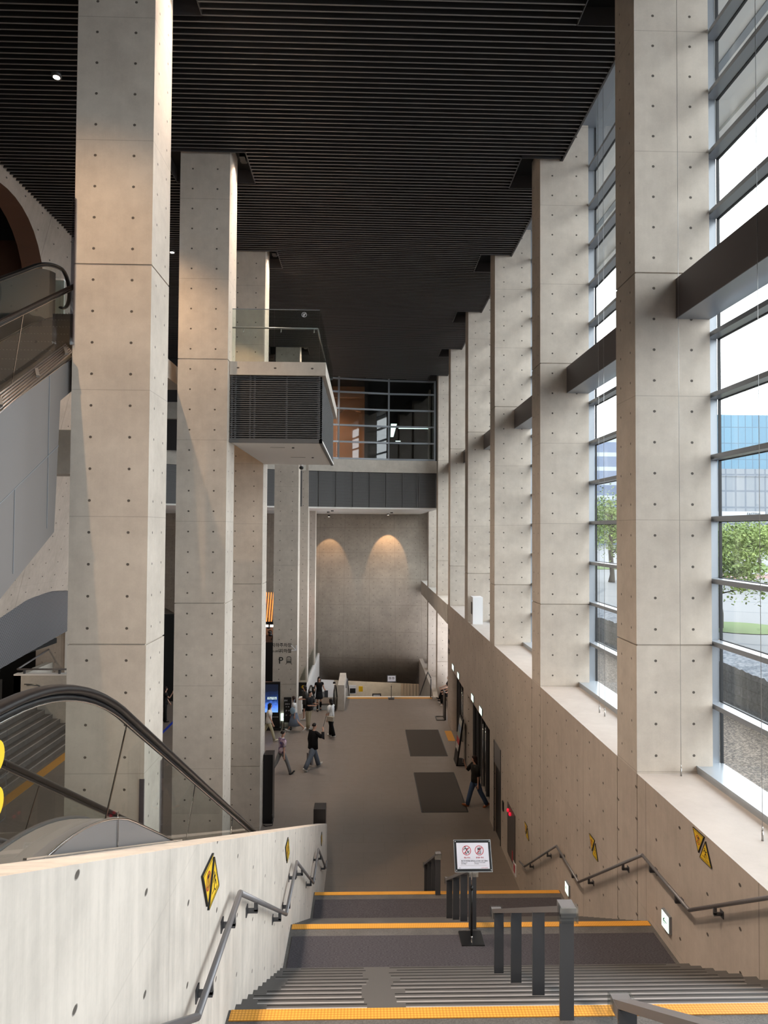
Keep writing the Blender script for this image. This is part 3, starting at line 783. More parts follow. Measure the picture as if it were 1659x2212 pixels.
m = MB(); m.box(-8.6, -5.75, 13.0, 13.05, 12.72, 13.65); m.build('panel', mat('pale_green_panel', (.40, .43, .39), .3), t)
m = MB(); m.box(-8.6, -5.75, 12.98, 13.07, 13.65, 13.68); m.build('top_edge', 'soffit', t)
# bundle of bright rails beside that escalator and the glass fin by the column
t = thing('rail_bundle', 'bundle of slim polished rails rising to the nearest left column', 'rail')
for i in range(6):
    m = MB(); dz = -.035 * i; dx = .018 * i
    m.loft([(-4.22 + dx, 6.5, 9.61 + dz), (-4.22 + dx, 9.62, 11.53 + dz * .6)], .011, 8); m.build('tube', mat('rail_steel', (.38, .33, .30), .3, .9), t)
for y in (7.9, 8.75, 9.55):
    m = MB(); z = 9.61 + (y - 6.5) * .615 - .07; m.bar((-4.2, y, z + .05), (-4.12, y - .12, z - .07), .04, .03); m.build('clamp', 'steel', t)
M['fin_glass'] = m_glass('fin_glass', (.74, .74, .80), .25)
m = MB(); m.box(-4.205, -4.15, 9.715, 9.745, 11.55, 13.65); mesh_thing(m, 'glass_fin', 'fin_glass', 'narrow lilac-tinted clear strip standing against the left edge of the nearest left column', 'guard')
m = MB(); m.box(-3.14, -3.07, 9.73, 9.745, 4.7, 5.45); m.box(-3.075, -3.06, 10.5, 10.62, 4.3, 5.45)
mesh_thing(m, 'column_guard', 'fin_glass', 'clear corner guard strips on the nearest left column low beside the escalator', 'guard')
# stickers on the near glass balustrade
sg = thing('caution_sticker', 'two framed yellow caution stickers on the escalator glass at the left picture edge', 'sticker')
T = face_mtx((-1.35, 2.56, 8.11), '+X')
for dz in (.0, -.17):
    m = MB(); mt = T @ Matrix.Translation((0, dz, .002))
    disc(m, mt, 0, .062, 0, 28)
    m.build('yellow_disc', 'sign_yellow', sg)
    m = MB(); strip(m, mt, [(-.075, -.08), (.075, -.08), (.075, .08), (-.075, .08), (-.075, -.08)], .003, 0, .001); strip(m, mt, [(-.03, -.03), (.01, .02), (.015, .04)], .01, 0, .002)
    m.build('outline', 'sign_black', sg)

# ================================================================== BALCONY
bc = thing('balcony', 'balcony with concrete edge, dark louvred sides and glass guard jutting into the hall', 'balcony')
BX, BY0, BY1 = -.92, 15.32, 20.75
m = MB(); m.box(-3.07, BX, BY0, BY1 + .6, 12.42, 12.72); m.build('concrete_edge', 'conc', bc, uv=(-3.3, .83, 15.2, .8, 12.35))
m = MB(); m.box(-3.07, BX - .06, BY0 + .08, BY1 - .02, 10.92, 10.96); m.build('soffit', 'soffit', bc)
m = MB(); z = 10.98
while z < 12.38:
    m.box(-3.06, BX - .08, BY0 + .06, BY0 + .10, z, z + .022); m.box(BX - .12, BX - .08, BY0 + .06, BY1, z, z + .022); z += .048
for x in (-3.03, -2.95, -2.62, -2.52, -1.8, -1.06): m.box(x - .018, x + .018, BY0 + .09, BY0 + .13, 10.96, 12.42)
for k in range(7): m.box(BX - .16, BX - .12, BY0 + .3 + k * .8, BY0 + .36 + k * .8, 10.96, 12.42)
m.box(-3.07, BX - .07, BY0 + .04, BY0 + .12, 10.90, 10.975); m.box(BX - .14, BX - .07, BY0 + .04, BY1, 10.90, 10.975)
m.build('louvre', 'louvre', bc)
m = MB(); m.box(-3.0, BX - .2, BY0 + .2, BY1 - .1, 10.97, 12.41); m.build('louvre_backing', 'black', bc)
for seg in ((-3.04, -2.1), (-2.08, -1.07)):
    m = MB(); m.box(seg[0], seg[1], BY0 + .08, BY0 + .095, 12.6, 13.93); m.build('glass_panel', 'glass_bal', bc)
for k in range(5):
    m = MB(); m.box(BX - .14, BX - .125, BY0 + .1 + k * 1.15, BY0 + 1.23 + k * 1.15, 12.6, 13.93); m.build('glass_panel', 'glass_bal', bc)
m = MB(); m.loft([(-3.05, BY0 + .16, 13.53), (-1.12, BY0 + .16, 13.53)], .02, 10); m.loft([(-1.12, BY0 + .16, 13.53), (-1.12, BY1, 13.53)], .02, 10); m.build('handrail', 'rail', bc)
for x in (-2.8, -1.95, -1.2):
    m = MB(); m.loft([(x, BY0 + .16, 13.51), (x, BY0 + .16, 13.46), (x, BY0 + .1, 13.42)], .014, 8); m.build('rail_clip', 'steel', bc)
m = MB(); m.box(-3.04, -1.07, BY0 + .075, BY0 + .1, 13.928, 13.94); m.build('glass_edge', 'cool_lamp' if False else 'frame', bc)
T = face_mtx((-1.42, BY0 + .07, 13.82), '-Y'); m = MB()
disc(m, T, .05, .058); strip(m, T, [(-.02, -.04), (-.005, 0), (-.02, .03)], .01); strip(m, T, [(.0, -.04), (.015, .035)], .01); strip(m, T, [(-.03, 0), (.03, .01)], .008); strip(m, T, [(-.04, -.04), (.04, .04)], .006); m.build('round_mark', 'white', bc)
m = MB(); m.loft([(-1.95, BY1 - .1, 10.92), (-1.95, BY1 - .1, 10.84)], .05, 12); m.ell((-1.95, BY1 - .1, 10.82), (.07, .07, .06), 12, 8, 1)
mesh_thing(m, 'security_camera', ['white', 'black'], 'small dome camera under the far edge of the balcony soffit', 'camera')
for x, y, L in ((-2.3, 16.4, .35), (-2.05, 18.6, .4)):
    m = MB(); m.box(x, x + L, y, y + .03, 10.915, 10.92); m.loft([(x + L + .2, y, 10.9), (x + L + .2, y, 10.92)], .03, 10)
    mesh_thing(m, 'slot_grille', 'dark_metal', 'thin slot grille in the %s part of the balcony soffit' % ('front' if y < 17 else 'back'), 'vent')

# ================================================================== LEFT HALL: tiers, walls, gates
t = thing('seating_steps', 'wide grey stone steps climbing left behind the escalator glass', 'steps')
m = MB()
for k in range(8): m.box(-22, -12.1 - .33 * k, 14, 30, .19 * k, .19 * (k + 1)); m.box(-12.16 - .33 * k, -12.1 - .33 * k, 14, 30, .19 * (k + 1), .19 * (k + 1) + .003, 1)
m.build('steps_block', ['granite', 'nosing'], t)
m = MB(); m.box(-14.9, -14.75, 14, 30, 1.523, 1.53); m.build('tactile_strip', 'tactile', t)
m = MB(); m.box(-11.95, -11.55, 14, 30, 0, .006); mesh_thing(m, 'tactile_strip', 'tactile', 'orange tactile strip on the floor along the foot of the left steps', 'tactile paving')
m = MB(); m.box(-15.1, -11.0, 30, 30.3, 0, 2.6); m.box(-15.1, -14.8, 30, 33, 0, 2.6); m.box(-15.1, -11, 29.98, 30.32, 2.6, 2.66, 1)
struct(m.build('wall_steps_end', ['conc_plain', 'soffit']))
m = MB(); m.box(-15.6, -14.2, 33, 33.4, 0, 8); m.box(-14.2, -13.9, 32.9, 33.4, 1, 8, 1); struct(m.build('wall_gate_side', ['conc_wall', 'soffit'], uv=(0, .6, 0, .6, 7.32)))
m = MB(); m.box(-22, -15.6, 34, 34.3, 0, 8); m.box(-13.9, -9, 36, 36.2, 0, 4.5); struct(m.build('wall_gate_back', 'void'))
t = thing('guard_rail', 'steel rail on the concrete wall at the end of the left steps', 'railing')
m = MB(); m.loft([(-15.0, 30.1, 2.85), (-11.2, 30.1, 2.85)], .04, 8); m.loft([(-15.0, 30.1, 2.85), (-15.0, 33, 3.2)], .04, 8); m.build('rail', 'rail', t)
for x in (-14.7, -13.2, -11.6): m = MB(); m.box(x - .04, x + .04, 30.06, 30.14, 2.6, 2.83); m.build('post', 'post', t)
m = MB(); m.loft([(-14.6, 29.9, 2.25), (-14.1, 29.9, 2.25), (-13.5, 29.9, 1.9)], .025, 8); m.bar((-14.4, 29.9, 2.24), (-14.4, 30.0, 2.24), .03, .03); mesh_thing(m, 'handrail', 'steel', 'short bent steel handrail on the wall at the top of the left steps', 'handrail')
for i, (x, y) in enumerate(((-15.7, 29.2), (-16.5, 28.7), (-15.0, 28.3))):
    t = thing('ticket_gate', '%s black ticket gate post with blue lights above the left steps' % ('middle', 'leftmost', 'rightmost')[i], 'gate', (x, y, 1.52), 'blue-lit ticket gates')
    og = (x, y, 1.52)
    m = MB(); m.box(x - .12, x + .12, y - .35, y + .35, 1.52, 2.75); m.build('cabinet', 'black', t, origin=og, bevel=.02)
    m = MB(); m.box(x + .04, x + .055, y - .357, y - .351, 1.6, 2.7); m.build('light_strip', 'led_blue', t, origin=og)
    m = MB()
    for q in range(3):
        zz = 2.1 + q * .16; strip(m, face_mtx((x - .03, y - .36, zz), '-Y'), [(-.05, -.03), (0, .03), (.05, -.03)], .025)
    m.build('arrow_lights', 'led_blue', t, origin=og)
m = MB(); m.box(-14.95, -14.65, 27.98, 28.0, 2.8, 3.25); m.box(-14.83, -14.77, 28, 28.03, 1.52, 2.9, 1)
mesh_thing(m, 'notice_board', ['white', 'black'], 'small white notice on a post among the blue-lit ticket gates', 'sign')
# bookshop corner behind the lettered column
t = thing('shop_kiosk', 'dark shop front with an orange slatted screen between the left columns', 'shop')
m = MB(); m.box(-7.5, -4.4, 40, 44, 0, 2.4); m.build('counter_wall', 'black', t)
m = MB(); m.box(-7.5, -4.4, 42.8, 43, 2.4, 4.6); m.build('back_panel', 'wood', t)
m = MB()
for k in range(22): m.bar((-7.4 + k * .14, 40.0, 3.6), (-7.4 + k * .14, 40.9, 5.2), .05, .08)
m.build('slatted_screen', 'orange', t)
m = MB(); m.box(-7.5, -4.4, 39.95, 40.1, 3.42, 3.6)
for k in range(10): m.box(-7.3 + k * .3, -7.1 + k * .3, 39.93, 39.95, 3.3, 3.42, 1)
m.build('fascia', ['black', 'lamp'], t)
m = MB()
for k in range(9): m.ell((-5.55 + random.uniform(-.25, .2), 41, 2.4 + k * .15), (.13, .12, .12), 8, 6)
mesh_thing(m, 'ornament', 'black', 'dark plant-like ornament standing on the shop counter', 'ornament')
m = MB(); m.box(-8.92, -8.8, 28, 32.6, .001, .006); mesh_thing(m, 'floor_tape', mat('blue_tape', (.01, .04, .4), .5), 'blue line on the floor between the two nearest left columns', 'floor marking')

# ---- far stairwell: parapet, low side walls
m = MB(); m.prism([(34.1, 0), (34.1, 1.26), (37, 1.26), (49, -3.9), (49, -5.5), (37, -5.5), (37, 0)], 'X', -1.32, -1.0); struct(m.build('wall_stairwell', 'conc_plain'))
m = MB(); m.prism([(33.5, 0), (33.5, .75), (46.5, .62), (46.5, -5), (37, -5), (37, 0)], 'X', -3.2, -3.06); struct(m.build('wall_stairwell_left', 'soffit'))
m = MB(); m.box(-3.16, -3.12, 33.6, 46, .7, 1.7); struct(m.build('window_21', 'glass_bal'))
m = MB(); m.prism([(36.3, 0), (36.3, .12), (37, .35), (46, .35), (46, -5.4), (37, -5.4), (37, 0)], 'X', 3.65, 3.9); m.box(3.9, 5.2, 37, 46, .0, .02); struct(m.build('wall_stairwell_right', 'conc_plain'))
t = thing('staircase', 'far staircase dropping below the hall floor behind the stand', 'staircase')
m = MB()
for k in range(34): m.box(-1.0, 3.65, 37.0 + .3 * k, 37.3 + .3 * k, -.16 * (k + 1) - .25, -.16 * (k + 1))
m.build('flight', 'granite', t)
m = MB(); m.box(-.9, 1.25, 36.5, 36.8, 0, .006); m.box(1.6, 3.6, 36.5, 36.8, 0, .006); m.build('tactile_strip', 'tactile', t)
m = MB(); m.box(XL, 3.65, 36.8, 37.0, -.4, .012); m.build('edge', 'soffit', t)
M['oak'] = mat('pale_oak_door', (.50, .40, .31), .6)
m = MB()
for k in range(6): m.box(2.9 + k * .25, 3.12 + k * .25, 54.9, 54.98, -5.5, -3.15)
m.build('door_1', 'oak')['kind'] = 'structure'
m = MB(); m.box(-.45, -.13, 53, 53.05, -3.5, -3.1); mesh_thing(m, 'lower_sign', 'sign_yellow', 'small yellow hanging sign seen down the far stairwell', 'sign')
m = MB(); m.box(-3.4, -2.35, 53, 53.1, -5.5, -1.9); struct(m.build('wall_white_panel', 'white'))
m = MB(); m.box(-3.05, -2.78, 52.5, 52.56, -4.6, -3.3); mesh_thing(m, 'far_totem', 'black', 'tiny black totem seen down the far escalator', 'sign')
m = MB(); m.loft([(3.55, 36.7, 1.0), (3.55, 36.75, .0)], .03, 8); m.loft([(3.55, 36.7, 1.05), (3.55, 38.5, 1.0), (3.55, 44, -1.6)], .03, 8); m.loft([(-.93, 35, .95), (-.93, 37, .95), (-.93, 44, -2.0)], .03, 8)
mesh_thing(m, 'stair_rail', 'post', 'thin dark handrails at both sides of the far staircase', 'handrail')

# ================================================================== SIGNS AND SMALL THINGS
def picto_run(m, T, s=1, mi=0):
    disc(m, T @ Matrix.Translation((-.03 * s, .11 * s, 0)), 0, .022 * s, mi, 14)
    for p in ([(-.02, .075), (.02, .0)], [(-.02, .07), (-.07, .05), (-.075, .01)], [(-.01, .07), (.03, .04), (.065, .065)], [(.02, .0), (-.02, -.045), (-.015, -.1)], [(.02, .0), (.06, -.03), (.09, -.085)]):
        strip(m, T, [(a * s, b * s) for a, b in p], .022 * s, mi)
def stand_sign(x, y, z, s, label, group=None):
    t = thing('sign_stand', label, 'sign', (x, y, z), group)
    og = (x, y, z)
    m = MB(); m.box(x - .15 * s, x + .15 * s, y - .16 * s, y + .16 * s, z, z + .025 * s); m.build('base', 'black', t, origin=og, bevel=.006)
    m = MB(); m.loft([(x, y, z + .02), (x, y, z + .66 * s)], .016 * s, 12); m.loft([(x, y, z + .64 * s), (x, y, z + .68 * s)], .022 * s, 12); m.build('lower_pole', 'black', t, origin=og)
    m = MB(); m.loft([(x, y, z + .66 * s), (x, y, z + .95 * s)], .008 * s, 10); m.loft([(x, y - .03, z + .02), (x, y - .03, z + .06)], .012 * s, 8); m.build('upper_pole', 'chrome', t, origin=og)
    tilt = Matrix.Translation((x + .015, y, z + 1.075 * s)) @ Matrix.Rotation(rad(-28), 4, 'X') @ Matrix.Rotation(rad(90), 4, 'X')
    W, Hh = .245 * s, .19 * s
    m = MB(); m.box(-W, W, -Hh, Hh, -.012, 0, 0, tilt); fr_ = m.build('frame', 'steel', t)
    def add(nm, mm, mt): o = mm.build(nm, mt); sub(o, fr_); return o
    m = MB(); m.box(-W * .965, W * .965, -Hh * .955, Hh * .955, 0, .002, 0, tilt); add('black_border', m, 'black')
    m = MB(); m.box(-W * .855, W * .855, -Hh * .8, Hh * .8, .002, .004, 0, tilt); add('paper', m, mat('sign_paper', (.62, .63, .72), .5))
    if s > .9 and z > 1:
        m = MB()
        for cx in (-.078, .088): Q = tilt @ Matrix.Translation((cx, .062, .0055)); disc(m, Q, .050, .058); strip(m, Q, [(-.038, -.038), (.038, .038)], .009, 0, .0006)
        add('prohibition_rings', m, 'sign_red')
        m = MB(); Q = tilt @ Matrix.Translation((-.085, .062, .0050)); picto_run(m, Q, .38)
        strip(m, Q, [(.0, -.048), (.0, -.03), (.02, -.03), (.02, -.012), (.04, -.012), (.04, .0)], .005)
        Q = tilt @ Matrix.Translation((.088, .062, .0050)); strip(m, Q, [(-.02, -.038), (.018, -.038), (.018, .03), (-.02, .03), (-.02, -.038)], .005); strip(m, Q, [(.012, .03), (.012, .042)], .005)
        for a in range(3):
            for b_ in range(3): strip(m, Q, [(-.014 + a * .011, -.03 + b_ * .01), (-.009 + a * .011, -.03 + b_ * .01)], .005)
        strip(m, Q, [(-.012, .015), (.01, .015)], .018)
        add('pictograms', m, 'sign_black')
        def tx(s_, sz, px, py, mm, al='LEFT'): o = text_mesh('lettering', s_, sz, mm, tilt @ Matrix.Translation((px, py, .0055)), None, .0002, al); sub(o, fr_)
        tx('계단 주의', .021, -.078, -.030, 'sign_red', 'CENTER'); tx('휴대폰 주의', .021, .088, -.030, 'sign_red', 'CENTER')
        tx('계단 및 바닥면을 살펴요', .017, -.160, -.066, 'sign_black'); tx('Watch your step', .012, -.160, -.083, 'sign_black'); tx('when walking', .012, -.160, -.097, 'sign_black')
        tx('걷는 중 휴대폰 사용은 위험해요', .014, .01, -.066, 'sign_black'); tx('Please do not use your phone', .012, .01, -.083, 'sign_black'); tx('on the stairs', .012, .01, -.097, 'sign_black')
        tx('안내', .011, -.19, -.145, 'sign_black'); tx('LG ARTS CENTER', .011, .185, -.145, 'sign_red', 'RIGHT')
        m = MB(); strip(m, tilt @ Matrix.Translation((0, 0, .0045)), [(-.17, -.042), (.17, -.042)], .0015); strip(m, tilt @ Matrix.Translation((0, 0, .0045)), [(-.17, -.112), (.17, -.112)], .0015); add('rules', m, 'clad')
    else:
        m = MB()
        for cx in (-.085, .085): Q = tilt @ Matrix.Translation((cx, .02, .0055)); disc(m, Q, .045, .06); picto_run(m, Q, .45)
        add('pictograms', m, 'sign_black')
    for a in (-1, 1):
        for b_ in (-1, 1):
            m = MB(); m.ell((0, 0, 0), (.008, .008, .005), 8, 6); m.v = [tuple(tilt @ Vector((v[0] + a * W * .91, v[1] + b_ * Hh * .88, v[2] + .005))) for v in m.v]; add('corner_stud', m, 'chrome')
    return t
stand_sign(1.41, 8.98, 3.64, 1.0, 'black-framed caution sign on a slim stand on the stair landing')
stand_sign(1.42, 36.45, 0, 1.0, 'small distant caution sign on a stand at the head of the far staircase')
m = MB(); m.box(-.85, -.45, 37.8, 37.85, -.05, .42); m.box(-.8, -.5, 37.78, 37.8, .0, .25, 1); mesh_thing(m, 'caution_board', ['white', 'black'], 'white board low at the left of the far staircase', 'sign')
m = MB(); m.box(.45, .95, 39.5, 39.55, -1.2, -.45); m.box(.5, .9, 39.48, 39.5, -1.1, -.5, 1); mesh_thing(m, 'caution_board', ['black', 'white'], 'black-edged white board seen just below the far floor edge', 'sign')

# triangular warning pairs
def tri_pair(x, y, z, s, facing, label, flip):
    t = thing('warning_sign_pair', label, 'sign', (x, y, z), 'yellow triangle pairs on the stair walls')
    T = face_mtx((x, y, z), facing)
    def add(nm, mm, mt, pp=None):
        o = mm.build(nm, mt, t if pp is None else None)
        if pp is not None: sub(o, pp)
        return o
    a = .19 * s
    up = [(-a, -a * .85), (a, -a * .85), (0, a * .9)]; dn = [(-a, a * .9), (a, a * .9), (0, -a * .85)]
    for tri, ox, oz, kind in ((dn, -.115 * s, .03 * s, 0), (up, .115 * s, -.02 * s, 1)):
        Q = T @ Matrix.Translation((ox, oz, 0))
        m = MB(); pts = [Vector((p[0], p[1], 0)) for p in tri]
        m.quad([Q @ (p + Vector((0, 0, .012))) for p in pts])
        m.quad([Q @ p for p in pts])
        for i in range(3): m.quad([Q @ pts[i], Q @ pts[(i + 1) % 3], Q @ (pts[(i + 1) % 3] + Vector((0, 0, .012))), Q @ (pts[i] + Vector((0, 0, .012)))], 1)
        tri_o = add('triangle', m, ['sign_yellow', 'sign_black'])
        m = MB(); q = [(p[0] * .86, p[1] * .86) for p in tri]; strip(m, Q, q + [q[0]], .007 * s, 0, .0135)
        e = [(p[0] * .985, p[1] * .985) for p in tri]; strip(m, Q, e + [e[0]], .008 * s, 0, .0135)
        if kind:
            picto_run(m, Q @ Matrix.Translation((-.0, -.02 * s, .0135)), .62 * s); strip(m, Q, [(-.09 * s, -.085 * s), (.0, -.085 * s), (.03 * s, -.115 * s), (.1 * s, -.115 * s)], .008 * s, 0, .0135)
        else:
            QQ = Q @ Matrix.Translation((0, .04 * s, .0135)); strip(m, QQ, [(-.022 * s, -.045 * s), (.022 * s, -.045 * s), (.022 * s, .045 * s), (-.022 * s, .045 * s), (-.022 * s, -.045 * s)], .008 * s); strip(m, QQ, [(-.015 * s, .03 * s), (.015 * s, .03 * s)], .015 * s)
        add('markings', m, 'sign_black', tri_o)
        if not kind:
            m = MB(); QQ = Q @ Matrix.Translation((0, .04 * s, .0145)); disc(m, QQ, .062 * s, .073 * s); strip(m, QQ, [(-.045 * s, -.045 * s), (.045 * s, .045 * s)], .009 * s); add('ban_ring', m, 'sign_red', tri_o)
tri_pair(3.9, 7.85, 5.32, .72, '-X', 'yellow warning triangles high on the right wall, nearest of three pairs', 0)
tri_pair(3.9, 11.6, 3.6, .72, '-X', 'yellow warning triangles on the right wall, middle pair above the handrail', 0)
tri_pair(3.9, 16.4, 1.78, .72, '-X', 'yellow warning triangles on the right wall near the red-lit cabinet', 0)
tri_pair(-.97, 4.40, 6.72, .78, '+X', 'yellow warning triangles on the left parapet, nearest and largest pair', 1)
tri_pair(-.97, 8.8, 4.88, .72, '+X', 'yellow warning triangles on the left parapet, second pair above the handrail bend', 1)
tri_pair(-.97, 15.9, 1.85, .72, '+X', 'yellow warning triangles on the left parapet close to its far end', 1)
# lit exit arrows on the right wall
def lit_sign(y0, y1, z0, z1, label, arrow=True, cat='sign'):
    t = thing('exit_sign', label, cat, (3.9, y0, z0), 'lit green and white exit signs'); og = (3.9, y0, z0)
    m = MB(); m.box(3.865, 3.9, y0, y1, z0, z1); m.build('housing', 'frame', t, origin=og)
    m = MB(); m.box(3.86, 3.865, y0 + .01, y1 - .01, z0 + .01, z1 - .015); lf = m.build('lit_face', 'lit_sign', t, origin=og)
    m = MB(); T = face_mtx((3.858, (y0 + y1) / 2, (z0 + z1) / 2), '-X'); s_ = (z1 - z0) * .9; strip(m, T, [(.25 * s_, 0), (-.2 * s_, 0)], .07 * s_); strip(m, T, [(-.05 * s_, .18 * s_), (-.25 * s_, 0), (-.05 * s_, -.18 * s_)], .07 * s_); sub(m.build('green_arrow', 'sign_green'), lf)
lit_sign(8.66, 8.88, 3.86, 4.08, 'nearest lit green arrow sign low on the right stair wall'); lit_sign(12.95, 13.17, 2.06, 2.27, 'second lit green arrow sign low on the right stair wall')
for y0, y1, lab in ((22.55, 23.05, 'lit exit sign over the nearer entrance, the nearer of its two'), (24.3, 24.8, 'lit exit sign over the nearer entrance, the farther of its two'),
                    (28.05, 28.55, 'lit exit sign over the farther entrance, the nearer of its two'), (29.7, 30.3, 'lit exit sign over the farther entrance, the farther of its two')):
    lit_sign(y0, y1, 2.84, 3.08, lab)
m = MB(); m.box(3.88, 3.9, 20.5, 20.55, 0, 2.7); m.box(3.88, 3.9, 19.53, 19.57, 0, 2.7); m.box(3.89, 3.93, 19.57, 20.5, 2.05, 2.7, 1); m.box(3.94, 3.98, 19.55, 20.53, 0, 2.7, 2)
o = m.build('door_2', ['dark_metal', 'clad', 'black']); o['kind'] = 'structure'
# entrances: recessed dark glazed doors
for n, (y0, y1) in enumerate(((21.3, 26.0), (27.0, 30.6))):
    t = thing('door_%d' % (3 + n)); t['kind'] = 'structure'
    m = MB(); m.box(4.14, 4.26, y0, y1, 2.6, 2.76)
    k = y0
    while k < y1 + .01: m.box(4.12, 4.24, k - .05, k + .05, 0, 2.6); k += (y1 - y0) / 5
    m.build('door_frame', 'frame' if False else 'dark_metal', t)
    m = MB(); m.box(4.19, 4.2, y0, y1, 0, 2.6); dg = m.build('door_glass', 'glass_room', t)
    for q in (.35, .45): m = MB(); yy = y0 + (y1 - y0) * q; m.loft([(4.06, yy, .25), (4.06, yy, 2.35)], .018, 8); sub(m.build('door_handle', 'chrome'), dg)
    m = MB(); m.box(4.6, 4.65, y0, y1, 0, 2.76); m.build('outer_screen', 'black', t)
# fire cabinet
t = thing('fire_cabinet', 'flush dark metal fire cabinet with red lamps on the right wall', 'cabinet', (3.9, 18.1, .3)); og = (3.9, 18.1, .3)
m = MB(); m.box(3.885, 3.9, 17.65, 18.6, .28, 1.62); m.build('door', mat('cabinet_steel', (.13, .11, .105), .4, .5), t, origin=og)
m = MB(); m.box(3.88, 3.885, 17.9, 18.0, .35, .6); m.build('extinguisher_symbol', 'sign_red', t, origin=og)
for y in (18.15, 18.4): m = MB(); m.ell((3.86, y, 1.47), (.04, .05, .05), 10, 8); m.build('red_lamp', 'led_red', t, origin=og)
m = MB(); m.box(3.87, 3.9, 19.1, 19.25, 1.15, 1.4); mesh_thing(m, 'card_reader', 'black', 'small black card reader between the dark door and the fire cabinet', 'reader')
m = MB(); m.box(3.88, 3.9, 17.55, 17.85, .12, .42); m.box(3.876, 3.88, 17.62, 17.78, .17, .37, 1); mesh_thing(m, 'extinguisher_plate', ['white', 'sign_red'], 'little red and white plate under the fire cabinet', 'sign')
T = face_mtx((3.895, 31.7, 4.15), '-X')
t = thing('wall_lettering', 'small black lettering on the right wall just before it ends', 'lettering')
for i, s_ in enumerate(('안내', 'INFO', '출입구')): text_mesh('lettering', s_, .3, 'sign_black', T @ Matrix.Translation((0, -.45 * i, 0)), t)
# column lettering
t = thing('column_lettering', 'black Korean parking and subway lettering with white arrow on the left column', 'lettering')
Y = 31.35 - .004
text_mesh('lettering', '지하주차장', .20, 'sign_black', face_mtx((-3.33, Y, 3.62), '-Y'), t, align='RIGHT')
text_mesh('lettering', '지하철', .20, 'sign_black', face_mtx((-3.33, Y, 3.36), '-Y'), t, align='RIGHT')
text_mesh('lettering', '(마곡나루역)', .12, 'sign_black', face_mtx((-3.83, Y, 3.37), '-Y'), t, align='RIGHT') if False else text_mesh('lettering', '(마곡나루역)', .105, 'sign_black', face_mtx((-3.88 + .5 - .02 - .0, Y, 3.37), '-Y') @ Matrix.Translation((-.42, 0, 0)), t, align='RIGHT')
text_mesh('big_p', 'P', .42, 'sign_black', face_mtx((-3.92, Y, 2.86), '-Y'), t, .004, 'LEFT')
m = MB(); T = face_mtx((-3.45, Y, 2.86), '-Y')
strip(m, T, [(-.1, .03), (-.1, .26), (-.05, .31), (.05, .31), (.1, .26), (.1, .03), (-.1, .03)], .022); strip(m, T, [(-.1, .15), (.1, .15)], .02); strip(m, T, [(0, .15), (0, .3)], .014); strip(m, T, [(-.05, .15), (-.05, .3)], .01); strip(m, T, [(.05, .15), (.05, .3)], .01)
strip(m, T, [(-.07, .08), (.07, .08)], .05); strip(m, T, [(-.08, .03), (-.14, -.04)], .02); strip(m, T, [(.08, .03), (.14, -.04)], .02); m.build('train_symbol', 'sign_black', t)
m = MB(); T = face_mtx((-3.22, Y, 3.56), '-Y'); strip(m, T, [(-.13, .13), (.08, -.08)], .035); strip(m, T, [(.1, .12), (.1, -.1), (-.13, -.1)], .035); m.build('arrow', 'white', t)

# display kiosk, boards, totems
M['screen'] = mat('display_screen', (.01, .02, .05), .3); nt = M['screen'].node_tree; b_ = nt.nodes['Principled BSDF']
v_ = coords(nt, 'Object'); sx = N(nt, 'ShaderNodeSeparateXYZ'); nt.links.new(v_, sx.inputs[0])
hz = N(nt, 'ShaderNodeMapRange'); nt.links.new(math_(nt, 'MULTIPLY_ADD', noise(nt, coords(nt, scale=(3, 3, 5)), 2, 4), .5, sx.outputs[2]), hz.inputs[0]); hz.inputs[1].default_value = .9; hz.inputs[2].default_value = 2.1
nt.links.new(ramp(nt, hz.outputs[0], [(0, (.25, .5, .95)), (.3, (.08, .2, .75)), (.55, (.01, .03, .12)), (.9, (.004, .005, .01))]), b_.inputs['Emission Color']); b_.inputs['Emission Strength'].default_value = 1.0
t = thing('display_kiosk', 'tall black digital display showing a glowing blue picture', 'display', (-4.1, 31.0, 0)); og = (-4.1, 31.0, 0)
m = MB(); m.box(-4.5, -3.78, 30.88, 31.02, .1, 2.12); kh = m.build('housing', 'black', t, origin=og, bevel=.01)
m = MB(); m.box(-4.46, -3.72, 30.75, 31.2, 0, .12); m.build('base', 'black', t, origin=og, bevel=.01)
m = MB(); m.quad([(-4.45, 30.874, .78), (-3.86, 30.874, .78), (-3.86, 30.874, 2.02), (-4.45, 30.874, 2.02)]); sub(m.build('screen', 'screen'), kh)
o = text_mesh('logo', 'LG ARTS CENTER', .04, 'white', face_mtx((-4.0, 30.873, .56), '-Y')); sub(o, kh)
o = text_mesh('screen_text', 'LG SIGNATURE\nPERFORMANCE', .062, 'lit_sign', face_mtx((-4.13, 30.872, 1.42), '-Y')); sub(o, kh)
t = thing('exit_light_box', 'lit white box with a green arrow on the floor beside the display', 'sign', (-3.75, 31.3, 0)); og = (-3.75, 31.3, 0)
m = MB(); m.box(-3.78, -3.38, 31.24, 31.34, .3, .62); m.build('housing', 'lit_sign', t, origin=og)
m = MB(); m.box(-3.76, -3.72, 31.26, 31.32, 0, .3); m.box(-3.44, -3.4, 31.26, 31.32, 0, .3); m.build('legs', 'clad', t, origin=og)
m = MB(); T = face_mtx((-3.56, 31.235, .47), '-Y'); strip(m, T, [(-.1, 0), (.08, 0)], .025); strip(m, T, [(.02, .07), (.1, 0), (.02, -.07)], .025); m.build('green_arrow', 'sign_green', t, origin=og)
